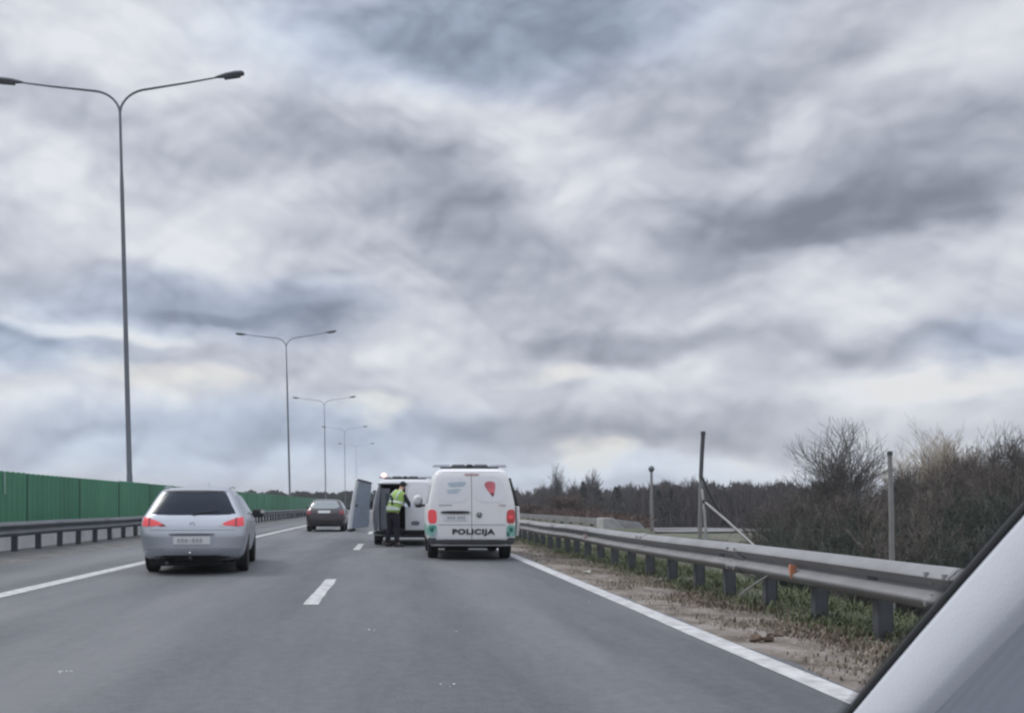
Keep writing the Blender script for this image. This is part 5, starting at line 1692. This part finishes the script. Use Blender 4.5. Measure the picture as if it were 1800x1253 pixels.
    for s in (-1, 1):
        pts = [chest + V((s * 0.10, -0.19, -0.06)), chest + V((s * 0.105, -0.155, 0.07)), neck0 + V((s * 0.10, -0.13, 0.0)), neck0 + V((s * 0.10, -0.03, 0.055))]
        MB().tube(pts, [0.022, 0.022, 0.022, 0.02], 6).build('vest_brace', strip_m, root, smooth=True)
        MB().tube([chest + V((s * 0.165, -0.15, 0.10)), chest + V((s * 0.02, -0.20, -0.02)), waist + V((s * -0.06, -0.17, 0.06))], [0.03, 0.034, 0.03], 6).build('dark_panel', navy2, root, smooth=True) if s < 0 else None
    # sleeves
    skin_mesh('sleeve', [(V((-0.13, 0.19, 1.43)), 0.076), (V((-0.21, 0.30, 1.22)), 0.060), (V((-0.115, 0.44, 1.13)), 0.046)], [(0, 1), (1, 2)], navy2, root, 2)
    skin_mesh('sleeve', [(V((0.20, 0.19, 1.43)), 0.076), (V((0.33, 0.26, 1.20)), 0.060), (V((0.255, 0.42, 1.11)), 0.046)], [(0, 1), (1, 2)], navy2, root, 2)
    tn = [(V((0, 0, 0.97)), (0.178, 0.135)), (V((0, 0, 0.90)), (0.17, 0.13)),
          (V((-0.10, 0.0, 0.80)), 0.112), (V((-0.125, 0.03, 0.50)), 0.082), (V((-0.15, -0.02, 0.28)), 0.078), (V((-0.16, -0.03, 0.09)), 0.074),
          (V((0.10, 0.0, 0.80)), 0.112), (V((0.13, 0.02, 0.50)), 0.082), (V((0.155, -0.03, 0.28)), 0.078), (V((0.17, -0.04, 0.09)), 0.074)]
    skin_mesh('trousers', tn, [(0, 1), (1, 2), (2, 3), (3, 4), (4, 5), (1, 6), (6, 7), (7, 8), (8, 9)], navy, root, 2)
    for x, y in ((-0.165, 0.0), (0.175, -0.01)):
        vb = MB()
        vb.box((x * 1.06, y + 0.05, 0.045), (0.10, 0.29, 0.09), Matrix.Rotation(R(-12 if x > 0 else 12), 3, 'Z'), 0.85)
        vb.build('boot', boot, root, bevel=0.02)
officer()
# folder lying in the load space edge / held: pale sheet between the hands
def paper():
    b = MB().box((0, 0, 0), (0.21, 0.15, 0.012), Euler((R(38), 0, R(8))).to_matrix())
    o = b.build('clipboard', mat('pale_blue_sheet', (0.45, 0.55, 0.66), 0.5), None, bevel=0.003)
    o.location = (0.40, 25.16, 1.155)
    tag(o, 'pale blue clipboard held by the person in the hi-vis vest', 'clipboard')
paper()

# ------------------------------------------------------------------ windscreen pillar of the car the photo was taken from
def pillar():
    a, b_ = px(1800, 922, 0.74), px(1506, 1253, 0.96)
    ax = (b_ - a).normalized()
    top, bot = a - ax * 0.42, b_ + ax * 0.30
    root = empty('windscreen_pillar', bot, 0, 'pale grey windscreen pillar with black rubber edge, close at the lower right corner', 'pillar')
    view = ((a + b_) / 2 - Vector((0, 0, CAM_H))).normalized()
    side = ax.cross(view).normalized()
    if side.x < 0: side = -side
    # side points to lower right of the picture, deep points away from the eye
    deep = view - ax * view.dot(ax); deep.normalize()
    fab = bpy.data.materials.new('shaded_pillar_fabric'); fab.use_nodes = True
    nt = fab.node_tree; p = nt.nodes['Principled BSDF']; p.inputs['Roughness'].default_value = 0.85
    p.inputs['Base Color'].default_value = (0.62, 0.665, 0.735, 1)  # ribbed fabric, its colour also darkened for shade away from the lit edge
    tc = nt.nodes.new('ShaderNodeTexCoord')
    wv = nt.nodes.new('ShaderNodeTexWave'); wv.wave_type = 'BANDS'; wv.bands_direction = 'DIAGONAL'
    wv.inputs['Scale'].default_value = 150; wv.inputs['Distortion'].default_value = 1.2; wv.inputs['Detail'].default_value = 2
    nt.links.new(tc.outputs['Object'], wv.inputs['Vector'])
    bp = nt.nodes.new('ShaderNodeBump'); bp.inputs['Strength'].default_value = 0.28; bp.inputs['Distance'].default_value = 0.002
    nt.links.new(wv.outputs['Fac'], bp.inputs['Height']); nt.links.new(bp.outputs[0], p.inputs['Normal'])
    def sweep(name, prof, m, parent):
        vs = []; fs = []
        N = 14
        for i in range(N + 1):
            t = i / N
            c = top + (bot - top) * t
            bow = side * (-0.010 * math.sin(math.pi * t))
            for (u, w) in prof:
                vs.append(c + side * u + deep * w + bow - bot)
        n = len(prof)
        for i in range(N):
            for k in range(n):
                k2 = (k + 1) % n
                fs.append((i * n + k, i * n + k2, (i + 1) * n + k2, (i + 1) * n + k))
        fs.append(tuple(range(n))); fs.append(tuple(range(N * n, (N + 1) * n)))
        o = mesh_obj(name, vs, fs, m, parent)
        bm = bmesh.new(); bm.from_mesh(o.data); bmesh.ops.recalc_face_normals(bm, faces=bm.faces[:]); bm.to_mesh(o.data); bm.free()
        auto_smooth(o, 50)
        return o
    tr_ = sweep('trim', [(0.004, 0.016), (0.0045, 0.004), (0.008, 0.000), (0.030, -0.012), (0.044, -0.018), (0.052, -0.018), (0.058, -0.015), (0.058, 0.03), (0.02, 0.03)], mat('pale_pillar_trim', (0.76, 0.79, 0.85), 0.6, var=0.03, vscale=6, bump=0.05, bscale=300), root)
    sweep('fabric_panel', [(0.0581, 0.02), (0.0581, -0.01495), (0.070, -0.008), (0.09, 0.002), (0.12, 0.014), (0.16, 0.028), (0.24, 0.055), (0.24, 0.09), (0.10, 0.06)], fab, root)
    sweep('rubber_seal', [(-0.0022, 0.010), (0.0005, 0.004), (0.0035, 0.003), (0.0042, 0.010), (0.004, 0.03), (-0.0022, 0.016)], M['black'], root)
    # dotted black border printed along the windscreen edge
    V = []; Fc = []
    n = 560
    for i in range(n):
        t = i / n
        c = top + (bot - top) * t + side * (-0.010 * math.sin(math.pi * t)) - bot
        for row, r in ((0, 0.00064), (1, 0.00054), (2, 0.00044), (3, 0.00032)):
            u = -0.0030 - row * 0.00155
            q = c + side * u + deep * 0.014 + ax * ((0.5 if row % 2 else 0) * (bot - top).length / n)
            b = len(V)
            for k in range(6):
                an = k * math.pi / 3
                V.append(tuple(q + side * math.cos(an) * r + ax * math.sin(an) * r))
            for k in range(6):
                an = k * math.pi / 3
                V.append(tuple(q + side * math.cos(an) * r + ax * math.sin(an) * r + deep * 0.0004))
            Fc.append(tuple(range(b, b + 6)))
            for k in range(6): Fc.append((b + k, b + (k + 1) % 6, b + 6 + (k + 1) % 6, b + 6 + k))
    mesh_obj('dotted_border', V, Fc, M['black'], root)
pillar()

# ------------------------------------------------------------------ haze
def haze():
    x0, x1, y0, y1, z0, z1 = -2510.0, 2510.0, -70.0, 5010.0, -4.6, 22.0
    b = MB().box(((x0 + x1) / 2, (y0 + y1) / 2, (z0 + z1) / 2), (x1 - x0, y1 - y0, z1 - z0))
    m = bpy.data.materials.new('haze'); m.use_nodes = True
    nt = m.node_tree
    for n in list(nt.nodes): nt.nodes.remove(n)
    v = nt.nodes.new('ShaderNodeVolumePrincipled'); v.inputs['Color'].default_value = (0.93, 0.955, 1.0, 1); v.inputs['Density'].default_value = 0.0005
    v.inputs['Anisotropy'].default_value = 0.2
    o = nt.nodes.new('ShaderNodeOutputMaterial'); nt.links.new(v.outputs[0], o.inputs['Volume'])
    h = b.build('haze', m)
    tag(h, 'thin damp haze in the air', kind='stuff')
haze()
